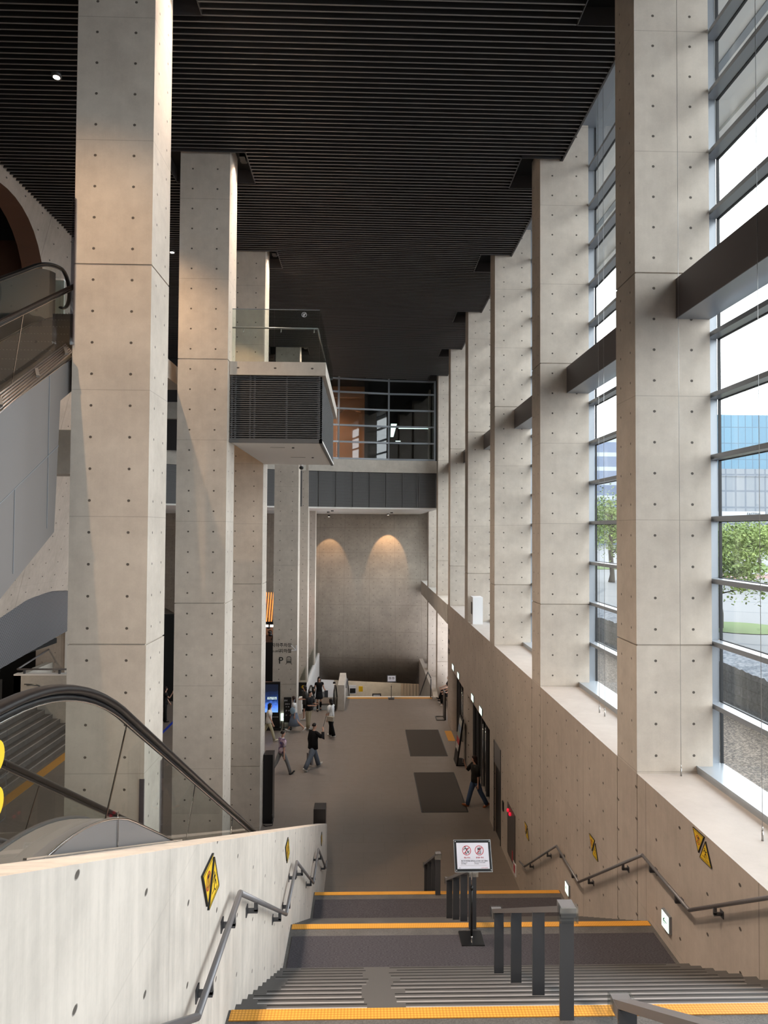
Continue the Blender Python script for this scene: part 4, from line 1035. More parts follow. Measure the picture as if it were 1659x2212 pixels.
def board(x, y, w_, h, label, lines, gapbase=.3):
    t = thing('information_board', label, 'sign', (x, y, 0)); og = (x, y, 0)
    m = MB(); m.box(x - w_ / 2, x + w_ / 2, y - .02, y + .02, gapbase, h); bp_ = m.build('panel', 'black', t, origin=og)
    m = MB(); m.box(x - w_ / 2, x - w_ / 2 + .03, y - .02, y + .02, 0, gapbase); m.box(x + w_ / 2 - .03, x + w_ / 2, y - .02, y + .02, 0, gapbase); m.box(x - w_ / 2 - .03, x + w_ / 2 + .03, y - .15, y + .15, 0, .04); m.build('stand', 'black', t, origin=og)
    for s_, sz, dx, z in lines:
        o = text_mesh('lettering', s_, sz, 'white', face_mtx((x + dx, y - .023, z), '-Y')); sub(o, bp_)
board(-3.45, 31.0, .34, 1.42, 'narrow black information board with white text behind the woman in the denim skirt', [('안내', .08, -.08, 1.25), ('층별안내', .06, 0, 1.1), ('B1  B2', .06, 0, .98), ('P', .12, -.05, .78), ('1F', .08, .06, .8), ('2F', .07, -.05, .6)])
m = None
t = thing('totem_sign', 'black totem with an orange ring symbol before the slim left columns', 'sign', (-3.08, 34.0, 0)); og = (-3.08, 34.0, 0)
m = MB(); m.box(-3.26, -2.86, 33.97, 34.03, .0, 1.42); m.build('panel', 'black', t, origin=og)
m = MB(); disc(m, face_mtx((-3.02, 33.965, 1.2), '-Y'), .05, .08); strip(m, face_mtx((-3.02, 33.965, 1.2), '-Y'), [(-.05, 0), (.05, 0)], .025); m.build('ring_symbol', 'sign_yellow', t, origin=og)
o = text_mesh('lettering', '에스컬레이터', .035, 'white', face_mtx((-3.0, 33.964, 1.0), '-Y'), t); o.location = -Vector(og)
m = MB(); m.box(-3.18, -2.94, 33.96, 33.968, .1, .55); m.build('lower_poster', 'soffit', t, origin=og)
# black tall panel with cable, monolith
t = thing('black_panel', 'tall black panel standing at the third left column with a loose cable', 'display', (-2.98, 21.45, 0)); og = (-2.98, 21.45, 0)
m = MB(); m.box(-3.06, -2.78, 21.1, 21.55, .0, 2.08); m.build('housing', 'black', t, origin=og, bevel=.01)
m = MB(); m.loft([(-2.8, 21.1, .3), (-2.74, 21.0, .15), (-2.76, 20.95, .02), (-2.95, 20.9, .015), (-3.03, 21.0, .015)], .012, 6); m.build('cable', 'rubber', t, origin=og)
m = MB(); m.box(-1.34, -1.02, 18.45, 18.9, 0, 1.5); mesh_thing(m, 'bin', mat('dark_brown_metal', (.03, .024, .022), .4), 'dark brown monolith at the far end of the stair parapet', 'post', bevel=.012)
# mats, tactile paving on hall floor
for (y0, y1, lab) in ((27.3, 30.8, 'farther dark carpet mat inside the entrance'), (21.9, 25.4, 'nearer dark carpet mat inside the entrance')):
    m = MB(); m.box(1.86, 3.3, y0, y1, 0, .008, 0); m.box(1.84, 3.32, y0 - .03, y0, 0, .012, 1); m.box(1.84, 3.32, y1, y1 + .03, 0, .012, 1); m.box(1.83, 1.86, y0, y1, 0, .012, 1); m.box(3.3, 3.33, y0, y1, 0, .012, 1)
    mesh_thing(m, 'entrance_mat', [mat('brown_carpet', (.065, .055, .048), .95), 'black'], lab, 'mat', 'mats inside the entrances')
m = MB(); m.box(3.58, 3.88, 29.2, 30.65, 0, .008); mesh_thing(m, 'tactile_tile', 'tactile', 'orange tactile tile between the far mat and the entrance', 'tactile paving')
# brochure rack
t = thing('brochure_rack', 'leaning black brochure rack with leaflets by the entrance pillar', 'rack', (3.6, 26.4, 0)); og = (3.6, 26.4, 0)
m = MB(); m.box(3.5, 3.83, 26.1, 26.9, 0, .05); m.build('base', 'black', t, origin=og)
m = MB()
m.prism([(3.50, 0), (3.56, 0), (3.80, 1.75), (3.74, 1.75)], 'Y', 26.1, 26.85); m.build('back_panel', 'black', t, origin=og)
for k, c in enumerate(((.5, .45, .4), (.45, .06, .06), (.3, .33, .3), (.25, .3, .4), (.5, .5, .45))):
    z = .55 + k * .23; m = MB()
    for q in range(3):
        xx = 3.52 + (z / 1.75) * .24; m.bar((xx - .03, 26.2 + q * .22, z), (xx, 26.2 + q * .22, z + .2), .16, .012, up=(0, 1, 0) if False else (1, 0, 0))
    m.build('leaflets', mat('leaflet_print', c, .6), t, origin=og)
t = thing('floor_stand', 'black floor stand with an open square foot at the end of the right wall', 'stand', (3.75, 32.7, 0)); og = (3.75, 32.7, 0)
m = MB(); [m.bar(a, b, .05, .03) for a, b in (((3.42, 32.35, .015), (3.8, 32.35, .015)), ((3.8, 32.35, .015), (3.8, 33.0, .015)), ((3.8, 33, .015), (3.42, 33, .015)), ((3.42, 33, .015), (3.42, 32.35, .015)))]; m.build('foot', 'black', t, origin=og)
m = MB(); m.box(3.78, 3.84, 32.3, 33.0, .02, 1.3); m.build('panel', 'black', t, origin=og)
m = MB(); m.box(4.35, 4.85, 34.2, 36.6, 0, .45); mesh_thing(m, 'bench', 'conc_plain', 'low bench hidden behind the end of the right wall', 'bench', bevel=.02)

# ================================================================== LAMPS
def spot(loc, target, energy, size, blend, color, name='spot', rad_=.05):
    l = bpy.data.lights.new(name, 'SPOT'); l.energy = energy; l.spot_size = rad(size); l.spot_blend = blend; l.color = color; l.shadow_soft_size = rad_
    o = bpy.data.objects.new(name, l); COL.objects.link(o); o.location = loc
    d = Vector(target) - Vector(loc); o.rotation_euler = d.to_track_quat('-Z', 'Y').to_euler(); return o
def ceiling_lamp(loc, target, energy, size, label, col=(1, .74, .5), blend=.4, soft=.05):
    t = thing('ceiling_spotlight', label, 'lamp', loc, 'ceiling spotlights')
    x, y, z = loc
    m = MB(); m.loft([(x, y, z + .1), (x, y, z - .02)], .09, 14); m.build('housing', 'dark_metal', t, origin=loc)
    m = MB(); m.loft([(x, y, z - .022), (x, y, z - .03)], .06, 14); m.build('lamp_face', 'lamp', t, origin=loc)
    s_ = spot((x, y, z - .06), target, energy, size, blend, col, rad_=soft); s_.parent = t; s_.location = (0, 0, -.06)
WARM = (1, .66, .38)
ceiling_lamp((-4.9, 5.6, CEIL - .02), (-3.7, 9.75, 10.5), 1000, 58, 'spotlight in the ceiling before the nearest left column', WARM, .9)
ceiling_lamp((-5.78, 12.6, CEIL - .02), (-3.7, 15.15, 10.8), 900, 58, 'small bright spotlight in the upper left ceiling', WARM, .9)
ceiling_lamp((-5.9, 20.6, CEIL - .02), (-9.5, 24, 8), 500, 60, 'small spotlight in the ceiling between the two nearest left columns', WARM)
ceiling_lamp((-4.4, 17.9, CEIL - .02), (-3.6, 20.55, 11.5), 500, 40, 'spotlight in the ceiling above the balcony', WARM)
for k in (-2, -1, 0, 1, 2, 4, 5):  # fill lamps added to brighten the floor and right wall
    ceiling_lamp((-2.86, P0 + PITCH * k + .5, CEIL + .12), (1.6, P0 + PITCH * k + .5, 0), 3000, 78, ('added fill lamp hidden in the ceiling slot beside the head of the %s left column' % ORD[k]) if k >= 0 else ('added fill lamp in the ceiling over the top landing' if k == -1 else 'added fill lamp in the ceiling out of sight behind the viewer'), (1, .82, .66), .8, .45)
ceiling_lamp((1.6, 48.5, 10.05), (1.6, 49.6, 4.5), 260, 52, 'spotlight in the soffit washing the end wall at its middle', (1, .6, .3), .25)
ceiling_lamp((-2.6, 48.5, 9.9), (-2.7, 49.6, 4), 180, 52, 'spotlight in the soffit washing the end wall by the last left column', (1, .6, .3), .25)
ceiling_lamp((-5, 40.5, 17.0), (-4, 41.3, 14), 900, 110, 'lamp inside the timber-lined part of the glazed room', WARM)
ceiling_lamp((-9.6, 14, 12.9), (-10.9, 17, 15), 160, 150, 'lamp inside the round-headed opening', WARM)
ceiling_lamp((-16, 27, 4.2), (-15, 29, 1.5), 120, 120, 'lamp over the ticket gates', (1, .8, .6))
ceiling_lamp((-2.2, 50.0, -2.2), (-2.8, 53, -3.6), 120, 90, 'added unseen fill lamp over the lower end of the far escalator', (1, .95, .9))  # added out of view to whiten the panel past the escalator
ceiling_lamp((1, 52.5, -1.0), (1, 54.9, -3.6), 240, 110, 'added fill lamp over the lower lobby', (1, .85, .65))  # unseen lamp added to brighten the lower lobby wall

# ================================================================== PEOPLE
def rot2(v, a): return Vector((v.x * math.cos(a) - v.y * math.sin(a), v.x * math.sin(a) + v.y * math.cos(a), v.z))
def mk(name, c, r=.8): return mat(name, c, r, spec=.2)
def person(label, loc, heading, H=1.7, legs=((0, 0), (0, 0)), arms=((5, 8, 10), (5, 8, 10)), lean=2, top=None, bottom=None, shoes=(.7, .68, .65),
           hair='short', hair_col=(.015, .011, .01), seat=None, female=False, head_turn=0, group='visitors in the hall'):
    """legs: (hip forward deg, knee bend deg) R,L; arms: (swing forward, abduct, elbow bend). Local frame faces +X, left is +Y."""
    s = H / 1.75; og = Vector(loc)
    t = thing('person', label, 'person', tuple(loc), group)
    h = rad(heading)
    def W(p): return rot2(Vector(p), h) + Vector((0, 0, 0))
    thl, shl = .43 * s, .42 * s; hipw = .085 * s; shw = (.165 if female else .19) * s
    def leg(side, hp, kn):
        hp = rad(hp); kn = rad(kn); hip = Vector((0, side * hipw, 0))
        knee = hip + Vector((math.sin(hp) * thl, side * .01, -math.cos(hp) * thl)); a = hp - kn
        ank = knee + Vector((math.sin(a) * shl, 0, -math.cos(a) * shl)); return hip, knee, ank, a
    L = [leg(-1, *legs[0]), leg(1, *legs[1])]
    pel = -min(q[2].z for q in L) + .085 * s
    if seat: pel = seat
    up = Vector((0, 0, pel))
    ln = rad(lean); ax = Vector((math.sin(ln), 0, math.cos(ln)))
    chest = up + ax * .30 * s; neck = up + ax * .50 * s; sh0 = up + ax * .455 * s; headc = neck + Vector((.02 * s + .04 * math.sin(ln), 0, .15 * s))
    A = []
    for side, arm_ in zip((-1, 1), arms):
        sw, ab, el = arm_[:3]; inw = arm_[3] if len(arm_) > 3 else None
        sw = rad(sw); ab = rad(ab); el = rad(el)
        S = sh0 + Vector((0, side * shw, -.01)); d1 = Vector((math.sin(sw) * math.cos(ab), side * math.sin(ab), -math.cos(sw) * math.cos(ab)))
        E = S + d1 * .29 * s; sw2 = sw + el
        d2 = Vector((math.sin(sw2), side * (math.sin(ab) * .3 if inw is None else inw), -math.cos(sw2))).normalized(); Wr = E + d2 * .245 * s
        A.append((S, E, Wr, d2, side))
    # continuous body by skin modifier
    vs = []; rr = []; es = []
    def v(p, r, par=None):
        vs.append(p); rr.append(r if isinstance(r, tuple) else (r, r))
        if par is not None: es.append((par, len(vs) - 1))
        return len(vs) - 1
    root = v(up, (.115 * s, .095 * s)); sp = v(up + ax * .17 * s, (.10 * s, .085 * s), root); ch = v(chest + ax * .06 * s, (.12 * s, .095 * s), sp); nb = v(neck - ax * .01, (.055 * s, .055 * s), ch)
    nk = v(neck + ax * .05 * s, .047 * s, nb); ht = head_turn
    jaw = v(headc + Vector((.012, 0, -.05)) * s, (.058 * s, .06 * s), nk); hm = v(headc + Vector((.005, 0, .015)) * s, (.072 * s, .085 * s), jaw); tp = v(headc + Vector((-.005, 0, .07)) * s, (.06 * s, .07 * s), hm)
    fd = rot2(Vector((1, 0, 0)), rad(head_turn))
    ns = v(headc + fd * .092 * s + Vector((0, 0, -.01)) * s, .010 * s, hm)
    for (S, E, Wr, d2, side) in A:
        a = v(S, .048 * s, ch); b = v(E, .036 * s, a); c = v(Wr, .024 * s, b); pm = v(Wr + d2 * .055 * s, (.030 * s, .018 * s), c)
        lat = Vector((0, side, 0)); lat = (lat - d2 * lat.dot(d2)).normalized(); pr = d2.cross(lat)
        kn_ = v(Wr + d2 * .085 * s, (.034 * s, .016 * s), pm)
        for q, ln_ in zip((-1.5, -.5, .5, 1.5), (.060, .072, .075, .065)):
            f1 = v(Wr + d2 * .10 * s + pr * q * .018 * s, .0085 * s, kn_); v(Wr + d2 * (.10 + ln_) * s + pr * q * .019 * s - lat * .018 * s, .007 * s, f1)
        th1 = v(Wr + d2 * .05 * s + pr * .042 * s, .010 * s, pm); v(Wr + d2 * .09 * s + pr * .056 * s - lat * .01, .008 * s, th1)
    for (hip, knee, ank, a) in L:
        a0 = v(up + hip * 1.0 + Vector((0, 0, -.03)), .075 * s, root); k_ = v(up + knee, .052 * s, a0); n_ = v(up + ank, .036 * s, k_)
        v(up + ank + Vector((math.cos(a) * .12, 0, math.sin(a) * .12)) * s * .9 + Vector((0, 0, -.05 * s)), .03 * s, n_)
    me = bpy.data.meshes.new('body_skeleton'); me.from_pydata([tuple(W(p)) for p in vs], es, [])
    tmp = bpy.data.objects.new('body_tmp', me); COL.objects.link(tmp)
    sm = tmp.modifiers.new('skin', 'SKIN'); sm.use_smooth_shade = True
    for i, r in enumerate(rr): me.skin_vertices[0].data[i].radius = r
    for i in range(len(rr)): me.skin_vertices[0].data[i].use_root = (i == 0)
    sd = tmp.modifiers.new('sub', 'SUBSURF'); sd.levels = 1; sd.render_levels = 1
    bpy.context.view_layer.update()
    bm_ = bpy.data.meshes.new_from_object(tmp.evaluated_get(bpy.context.evaluated_depsgraph_get())); bpy.data.objects.remove(tmp); bm_.materials.clear(); bm_.materials.append(M['skin'])
    bo = bpy.data.objects.new('body', bm_); COL.objects.link(bo); bo.parent = t
    def part(name, m, mt, label=None):
        m.v = [tuple(W(p) + og) for p in m.v]; o = m.build(name, mt, t, origin=tuple(og))
        if label: o['label'] = label
        return o
    lat = (0, 1, 0)
    def sub_(o): o.parent = bo; return o
    # eyes and hair
    m = MB()
    for q in (-1, 1): m.ell(headc + fd * .083 * s + rot2(Vector((0, q * .03, 0)), rad(head_turn)) * s + Vector((0, 0, .018)) * s, (.009, .011, .006), 8, 6)
    sub_(part('eyes', m, 'hair'))
    m = MB(); m.ell(headc + fd * .078 * s + Vector((0, 0, -.048)) * s, (.008, .022, .006), 8, 6); sub_(part('mouth', m, mk('lips', (.35, .12, .1))))
    m = MB(); hc = mk('hair_' + hair, hair_col, .45)
    def hfn(q):
        f_ = q.x * math.cos(rad(head_turn)) + q.y * math.sin(rad(head_turn))
        lim = {'short': -.15, 'bob': -1, 'long': -1, 'cap': 0}[hair]
        if f_ > .35 and q.z < .42: q = Vector((q.x * .72, q.y * .82, q.z))
        if q.z < lim: q = Vector((q.x * .7, q.y * .7, lim))
        return q
    hb = headc + Vector((-.012, 0, .03)) * s
    if hair == 'short': m.ell(hb, (.092 * s, .082 * s, .10 * s), 16, 12, fn=hfn)
    else:
        m.ell(hb, (.105 * s, .098 * s, .112 * s), 16, 12, fn=hfn)
        Lh = .20 if hair == 'bob' else .34
        bk = -fd
        m.loft([hb + bk * .02, hb + bk * .045 - Vector((0, 0, .10 * s)), hb + bk * .055 - Vector((0, 0, Lh * .75 * s)), hb + bk * .05 - Vector((0, 0, Lh * s))], [(.095 * s, .075 * s), (.10 * s, .06 * s), (.085 * s, .045 * s), (.05 * s, .02 * s)], 12, lat=rot2(Vector((0, 1, 0)), rad(head_turn)))
    part('hair', m, hc)
    # top
    kind, col, hem, sleeve = top['kind'], top['col'], top.get('hem', -.02), top.get('sleeve', .5)
    loose = top.get('loose', 1.0); m = MB(); tm = mk('shirt_cloth', col) if 'mat' not in top else top['mat']
    tor = [(up + Vector((0, 0, hem * s)), (.165 * s * loose, .125 * s * loose)), (up + ax * .08 * s, (.155 * s * loose, .12 * s * loose)), (up + ax * .2 * s, (.14 * s * loose, .11 * s * loose)), (up + ax * .33 * s, (.165 * s * loose, .122 * s * loose)),
           (up + ax * .43 * s, (shw * 1.08, .112 * s)), (up + ax * .475 * s, (shw * .8, .09 * s)), (up + ax * .505 * s, (.065 * s, .062 * s))]
    m.loft([p for p, r in tor], [r for p, r in tor], 18, lat=lat)
    for (S, E, Wr, d2, side) in A:
        inn = sh0 + Vector((0, side * shw * .62, .0)); sl = sleeve
        pts = [inn, S, S + (E - S) * min(1, sl * 1.0)]; rs = [.062 * s * loose, .066 * s * loose, .06 * s * loose]
        if sl > 1: pts = [inn, S, S + (E - S) * .6, E, E + (Wr - E) * (sl - 1)]; rs = [.062 * s, .066 * s, .056 * s * loose, .052 * s * loose, .042 * s * loose]
        m.loft(pts, rs, 12)
    shirt_o = part(kind, m, tm, top.get('label'))
    if top.get('collar'):
        m = MB(); m.loft([up + ax * .485 * s, up + ax * .525 * s], [(.072 * s, .068 * s), (.06 * s, .058 * s)], 14, lat=lat, cap=False); part('collar', m, 'white').parent = shirt_o
    # bottom
    kb, cb = bottom['kind'], bottom['col']; m = MB(); bm2 = mk('bottom_cloth', cb)
    if kb in ('trousers', 'shorts'):
        m.loft([up + Vector((0, 0, .1 * s)), up + Vector((0, 0, 0)), up + Vector((0, 0, -.07 * s))], [(.14 * s, .112 * s), (.158 * s, .122 * s), (.14 * s, .11 * s)], 16, lat=lat)
        for (hip, knee, ank, a) in L:
            if kb == 'shorts': m.loft([up + hip * .8, up + hip + (knee - hip) * .35, up + hip + (knee - hip) * .8], [.088 * s, .088 * s, .08 * s], 12)
            else:
                fl = bottom.get('wide', 1.0)
                m.loft([up + hip * .8, up + hip + (knee - hip) * .5, up + knee, up + knee + (ank - knee) * .5, up + ank + Vector((0, 0, -.03 * s))], [.09 * s, .08 * s * fl, .066 * s * fl, .062 * s * fl, .06 * s * fl], 12)
    else:
        ln_ = bottom.get('len', .5); mid = (L[0][1] + L[1][1]) / 2; sprd = abs(L[0][1].x - L[1][1].x) * .5
        m.loft([up + Vector((0, 0, .12 * s)), up, up + Vector((mid.x * .4, 0, -ln_ * .5 * s)), up + Vector((mid.x * .8, 0, -ln_ * s))], [(.13 * s, .11 * s), (.165 * s, .13 * s), (.18 * s, .14 * s + sprd * .5), (.19 * s, .15 * s + sprd)], 18, lat=lat)
    part(kb, m, bm2, bottom.get('label'))
    for (hip, knee, ank, a) in L:
        m = MB(); f1 = Vector((math.cos(a), 0, math.sin(a))); n1 = Vector((-math.sin(a), 0, math.cos(a))); 
        if abs(a) < rad(14): f1 = Vector((1, 0, 0)); n1 = Vector((0, 0, 1))
        c = up + ank - n1 * .05 * s
        m.loft([c - f1 * .075 * s, c - f1 * .05 * s, c, c + f1 * .08 * s, c + f1 * .15 * s, c + f1 * .18 * s], [(.024 * s, .026 * s), (.04 * s, .044 * s), (.044 * s, .046 * s), (.05 * s, .038 * s), (.042 * s, .028 * s), (.018 * s, .015 * s)], 12, lat=lat)
        part('shoe', m, mk('shoe_leather', shoes, .5))
        if top.get('boots'):
            m = MB(); m.loft([up + ank, up + ank + (knee - ank) * .5, up + ank + (knee - ank) * .82], [.042 * s, .055 * s, .058 * s], 12); part('boot_shaft', m, mk('boot', (.01, .01, .01), .4))
    return t, W, A, up, s, og
def prop(name, mb, mt, label, cat, W, og):
    mb.v = [tuple(W(p) + og) for p in mb.v]; return mesh_thing(mb, name, mt, label, cat)

# A: man in black jacket, seen from behind, right arm raised, tote bag in the left hand
t, W, A, up, s, og = person('man seen from behind in a black jacket and blue-grey jeans, right arm raised', (-1.92, 25.9, 0), 42, 1.80, legs=((-25, 10), (25, 4)), arms=((28, 52, 140, -.25), (-4, 10, 12)), lean=5,
    top=dict(kind='jacket', col=(.006, .005, .006), hem=-.13, sleeve=1.95, loose=1.32), bottom=dict(kind='trousers', col=(.12, .14, .175), wide=1.35), shoes=(.45, .42, .38), hair='short')
wr = A[1][2] + A[1][3] * .1; m = MB(); m.box(-.04, .04, -.17, .17, -.62, -.22); m.v = [(p[0] + wr.x, p[1] * .9 + wr.y, p[2] + wr.z) for p in m.v]; m.loft([wr + Vector((0, -.08, -.22)), wr + Vector((0, -.03, -.02)), wr + Vector((0, .03, -.02)), wr + Vector((0, .08, -.22))], .008, 6)
prop('tote_bag', m, mk('grey_bag', (.22, .20, .20)), 'grey tote bag carried by the man in the black jacket', 'bag', W, og)
# B: boy in patterned shirt
M['pattern'] = mk('patterned_cloth', (.4, .3, .4)); nt = M['pattern'].node_tree
nt.links.new(ramp(nt, noise(nt, coords(nt), 7, 3), [(.32, (.05, .07, .2)), (.45, (.16, .09, .17)), (.52, (.55, .42, .48)), (.62, (.6, .5, .55)), (.7, (.2, .3, .5))]), nt.nodes['Principled BSDF'].inputs['Base Color'])
person('young man in a pink and blue patterned shirt and grey trousers walking right', (-3.0, 25.2, 0), 35, 1.72, legs=((24, 4), (-24, 14)), arms=((-10, 6, 12), (12, 6, 15)), lean=3,
       top=dict(kind='shirt', col=(.5, .4, .5), mat=M['pattern'], hem=-.02, sleeve=.75, collar=True), bottom=dict(kind='trousers', col=(.17, .17, .17)), shoes=(.01, .01, .01), hair='short')
# C: half hidden behind column
person('person in a white top and beige trousers half hidden by the third left column', (-4.05, 29.3, 0), 0, 1.66, legs=((22, 6), (-22, 18)), arms=((14, 6, 10), (-14, 6, 10)), lean=4,
       top=dict(kind='shirt', col=(.78, .76, .73), hem=-.08, sleeve=.7, loose=1.12), bottom=dict(kind='trousers', col=(.42, .38, .26)), shoes=(.6, .55, .45), hair='long', female=True)
# D: woman in denim skirt with blue bag
t, W, A, up, s, og = person('woman in a white T-shirt and long denim skirt walking left with a blue bag', (-3.1, 30.6, 0), 180, 1.64, legs=((20, 2), (-22, 25)), arms=((5, 8, 20), (-10, 6, 10)), lean=3,
    top=dict(kind='shirt', col=(.72, .70, .68), hem=.02, sleeve=.55, loose=1.1), bottom=dict(kind='skirt', col=(.19, .23, .30), len=.6), shoes=(.8, .78, .76), hair='long', hair_col=(.035, .018, .014), female=True)
m = MB(); m.ell((.06, .21, .98), (.12, .05, .16), 12, 8); m.loft([(.0, .22, 1.1), (.0, .12, 1.42), (-.03, -.02, 1.45)], .012, 6); prop('shoulder_bag', m, mk('light_blue_bag', (.25, .34, .42)), 'light blue shoulder bag on the woman in the denim skirt', 'bag', W, og)
# E: man with phone
t, W, A, up, s, og = person('man in a black T-shirt and beige trousers looking down at a phone', (-2.5, 31.0, 0), -25, 1.76, legs=((2, 2), (-4, 2)), arms=((8, 10, 85, -.35), (8, 10, 85, -.35)), lean=6,
    top=dict(kind='shirt', col=(.008, .008, .009), hem=-.08, sleeve=.85, loose=1.2), bottom=dict(kind='trousers', col=(.36, .30, .20), wide=1.3), shoes=(.5, .48, .45), hair='short')
m = MB(); c = (A[0][2] + A[1][2]) / 2 + (A[0][3] + A[1][3]) * .05; m.box(-.075, .075, -.035, .035, -.006, .006); m.v = [(p[0] + c.x, p[1] + c.y, p[2] + c.z + .02 + p[0] * .5) for p in m.v]; prop('phone', m, 'black', 'black phone in the hands of the man in the black T-shirt', 'phone', W, og)
# F: woman in grey
person('woman in a dark grey top and black shorts standing behind the man with the phone', (-2.78, 32.4, 0), 200, 1.66, legs=((4, 2), (-8, 6)), arms=((0, 8, 85, -.5), (0, 8, 85, -.5)), lean=2,
       top=dict(kind='blouse', col=(.05, .048, .045), hem=-.12, sleeve=.95, loose=1.15), bottom=dict(kind='shorts', col=(.008, .008, .008)), shoes=(.65, .62, .58), hair='bob', female=True)
# G: woman in white with handbag
t, W, A, up, s, og = person('woman in a white shirt and wide black trousers with a beige handbag', (-1.45, 29.9, 0), 150, 1.66, legs=((6, 2), (-12, 6)), arms=((24, 10, 25), (0, 6, 12)), lean=0,
    top=dict(kind='shirt', col=(.8, .8, .8), hem=-.06, sleeve=.85, loose=1.2), bottom=dict(kind='trousers', col=(.006, .006, .006), wide=1.45), shoes=(.75, .73, .7), hair='bob', female=True)
m = MB(); m.box(-.30, .02, .19, .30, .74, .93); m.loft([(-.26, .24, .93), (-.12, .17, 1.25), (-.02, .0, 1.45)], .01, 6); m.loft([(-.02, .24, .93), (.02, .18, 1.25), (.0, .0, 1.45)], .01, 6)
prop('handbag', m, mk('beige_bag', (.42, .37, .30)), 'beige handbag with a dark strap worn by the woman in white', 'bag', W, og)
m = MB(); wr = A[0][2] + A[0][3] * .09; m.loft([wr + Vector((.0, 0, .06)), wr + Vector((.2, 0, -.62))], .01, 6); prop('umbrella', m, 'black', 'thin folded umbrella held by the woman in white', 'umbrella', W, og)
# H: woman in black dress
person('woman in a short black dress and knee boots facing the camera', (-2.25, 34.2, 0), -80, 1.70, legs=((10, 2), (-8, 10)), arms=((-5, 16, 95, .1), (-5, 16, 95, .1)), lean=0,
       top=dict(kind='blouse', col=(.006, .006, .007), hem=-.02, sleeve=.25, boots=True), bottom=dict(kind='skirt', col=(.012, .012, .015), len=.32), shoes=(.01, .01, .01), hair='long', female=True)
m = MB(); m.ell((-2.52, 34.15, .98), (.1, .08, .2), 10, 8); m.loft([(-2.5, 34.15, 1.15), (-2.42, 34.18, 1.35)], .012, 6); mesh_thing(m, 'shoulder_bag', 'black', 'black bag at the side of the woman in the black dress', 'bag')
# J: person with phone to face at the entrance
t, W, A, up, s, og = person('person in a dark top and blue jeans holding a phone to the face', (3.62, 22.3, 0), 190, 1.72, legs=((18, 2), (-20, 10)), arms=((42, 12, 118, -.1), (-8, 6, 10)), lean=3,
    top=dict(kind='shirt', col=(.018, .016, .013), hem=-.06, sleeve=.95, loose=1.15), bottom=dict(kind='trousers', col=(.055, .085, .15), wide=1.2), shoes=(.30, .09, .03), hair='bob', hair_col=(.02, .008, .006))
m = MB(); c = A[0][2] + A[0][3] * .1; m.box(-.007, .007, -.038, .038, -.075, .075); m.v = [(p[0] + c.x + .03, p[1] + c.y, p[2] + c.z) for p in m.v]; prop('phone', m, 'black', 'dark phone held up by the person at the entrance', 'phone', W, og)
# K, L: in the gap between the nearest left columns
person('woman in black taking a picture, seen between the two nearest left columns', (-9.25, 32.2, 0), 10, 1.66, legs=((2, 0), (-3, 2)), arms=((50, 8, 100), (10, 8, 20)), lean=0,
       top=dict(kind='shirt', col=(.012, .012, .012), hem=-.08, sleeve=.6), bottom=dict(kind='trousers', col=(.008, .008, .008), wide=1.2), shoes=(.02, .02, .02), hair='long', female=True)
person('person in dark clothes standing farther back between the two nearest left columns', (-12.1, 42.0, 0), 30, 1.68, legs=((2, 0), (-3, 2)), arms=((20, 8, 70), (10, 8, 60)), lean=0,
       top=dict(kind='shirt', col=(.05, .045, .04), hem=-.08, sleeve=.6), bottom=dict(kind='trousers', col=(.008, .008, .008), wide=1.1), shoes=(.5, .5, .5), hair='bob')
# M, N: seated, mostly hidden behind the end of the wall
person('seated person in black trousers and dark shoes, only legs showing past the right wall', (4.5, 36.1, 0), 178, 1.7, legs=((84, 66), (80, 70)), arms=((30, 8, 40), (30, 8, 40)), lean=6, seat=.55,
       top=dict(kind='shirt', col=(.02, .02, .02), sleeve=.7), bottom=dict(kind='trousers', col=(.008, .008, .009)), shoes=(.02, .02, .02), hair='short')
person('seated person with pale sneakers, only the lower legs showing past the right wall', (4.5, 35.2, 0), 182, 1.7, legs=((82, 62), (78, 70)), arms=((30, 8, 40), (30, 8, 40)), lean=6, seat=.55,
       top=dict(kind='shirt', col=(.3, .28, .25), sleeve=.7), bottom=dict(kind='trousers', col=(.012, .012, .014)), shoes=(.45, .44, .42), hair='bob')

# ================================================================== OUTSIDE
M['gravel'] = mat('gravel', (.3, .25, .2), .9); nt = M['gravel'].node_tree; vo = N(nt, 'ShaderNodeTexVoronoi'); vo.inputs['Scale'].default_value = 34; nt.links.new(coords(nt), vo.inputs['Vector'])
hs = N(nt, 'ShaderNodeSeparateColor'); nt.links.new(vo.outputs['Color'], hs.inputs[0]); nt.links.new(ramp(nt, hs.outputs[0], [(.0, (.03, .024, .02)), (.5, (.11, .085, .065)), (1, (.26, .21, .17))]), nt.nodes['Principled BSDF'].inputs['Base Color'])
M['plaza'] = mat('plaza_paving', (.3, .3, .3), .7); nt = M['plaza'].node_tree; bt = N(nt, 'ShaderNodeTexBrick')
for k, q in (('Scale', 1), ('Mortar Size', .12), ('Brick Width', 9), ('Row Height', 4.5)): bt.inputs[k].default_value = q
bt.inputs['Color1'].default_value = (.105, .107, .113, 1); bt.inputs['Color2'].default_value = (.095, .097, .104, 1); bt.inputs['Mortar'].default_value = (.05, .055, .065, 1)
rot = N(nt, 'ShaderNodeMapping'); rot.inputs['Rotation'].default_value = (0, 0, .45); nt.links.new(coords(nt), rot.inputs['Vector']); nt.links.new(rot.outputs[0], bt.inputs['Vector']); nt.links.new(bt.outputs['Color'], nt.nodes['Principled BSDF'].inputs['Base Color'])
M['stone_wall'] = mat('stone_block_wall', (.1, .1, .1), .9); nt = M['stone_wall'].node_tree; bt = N(nt, 'ShaderNodeTexBrick')
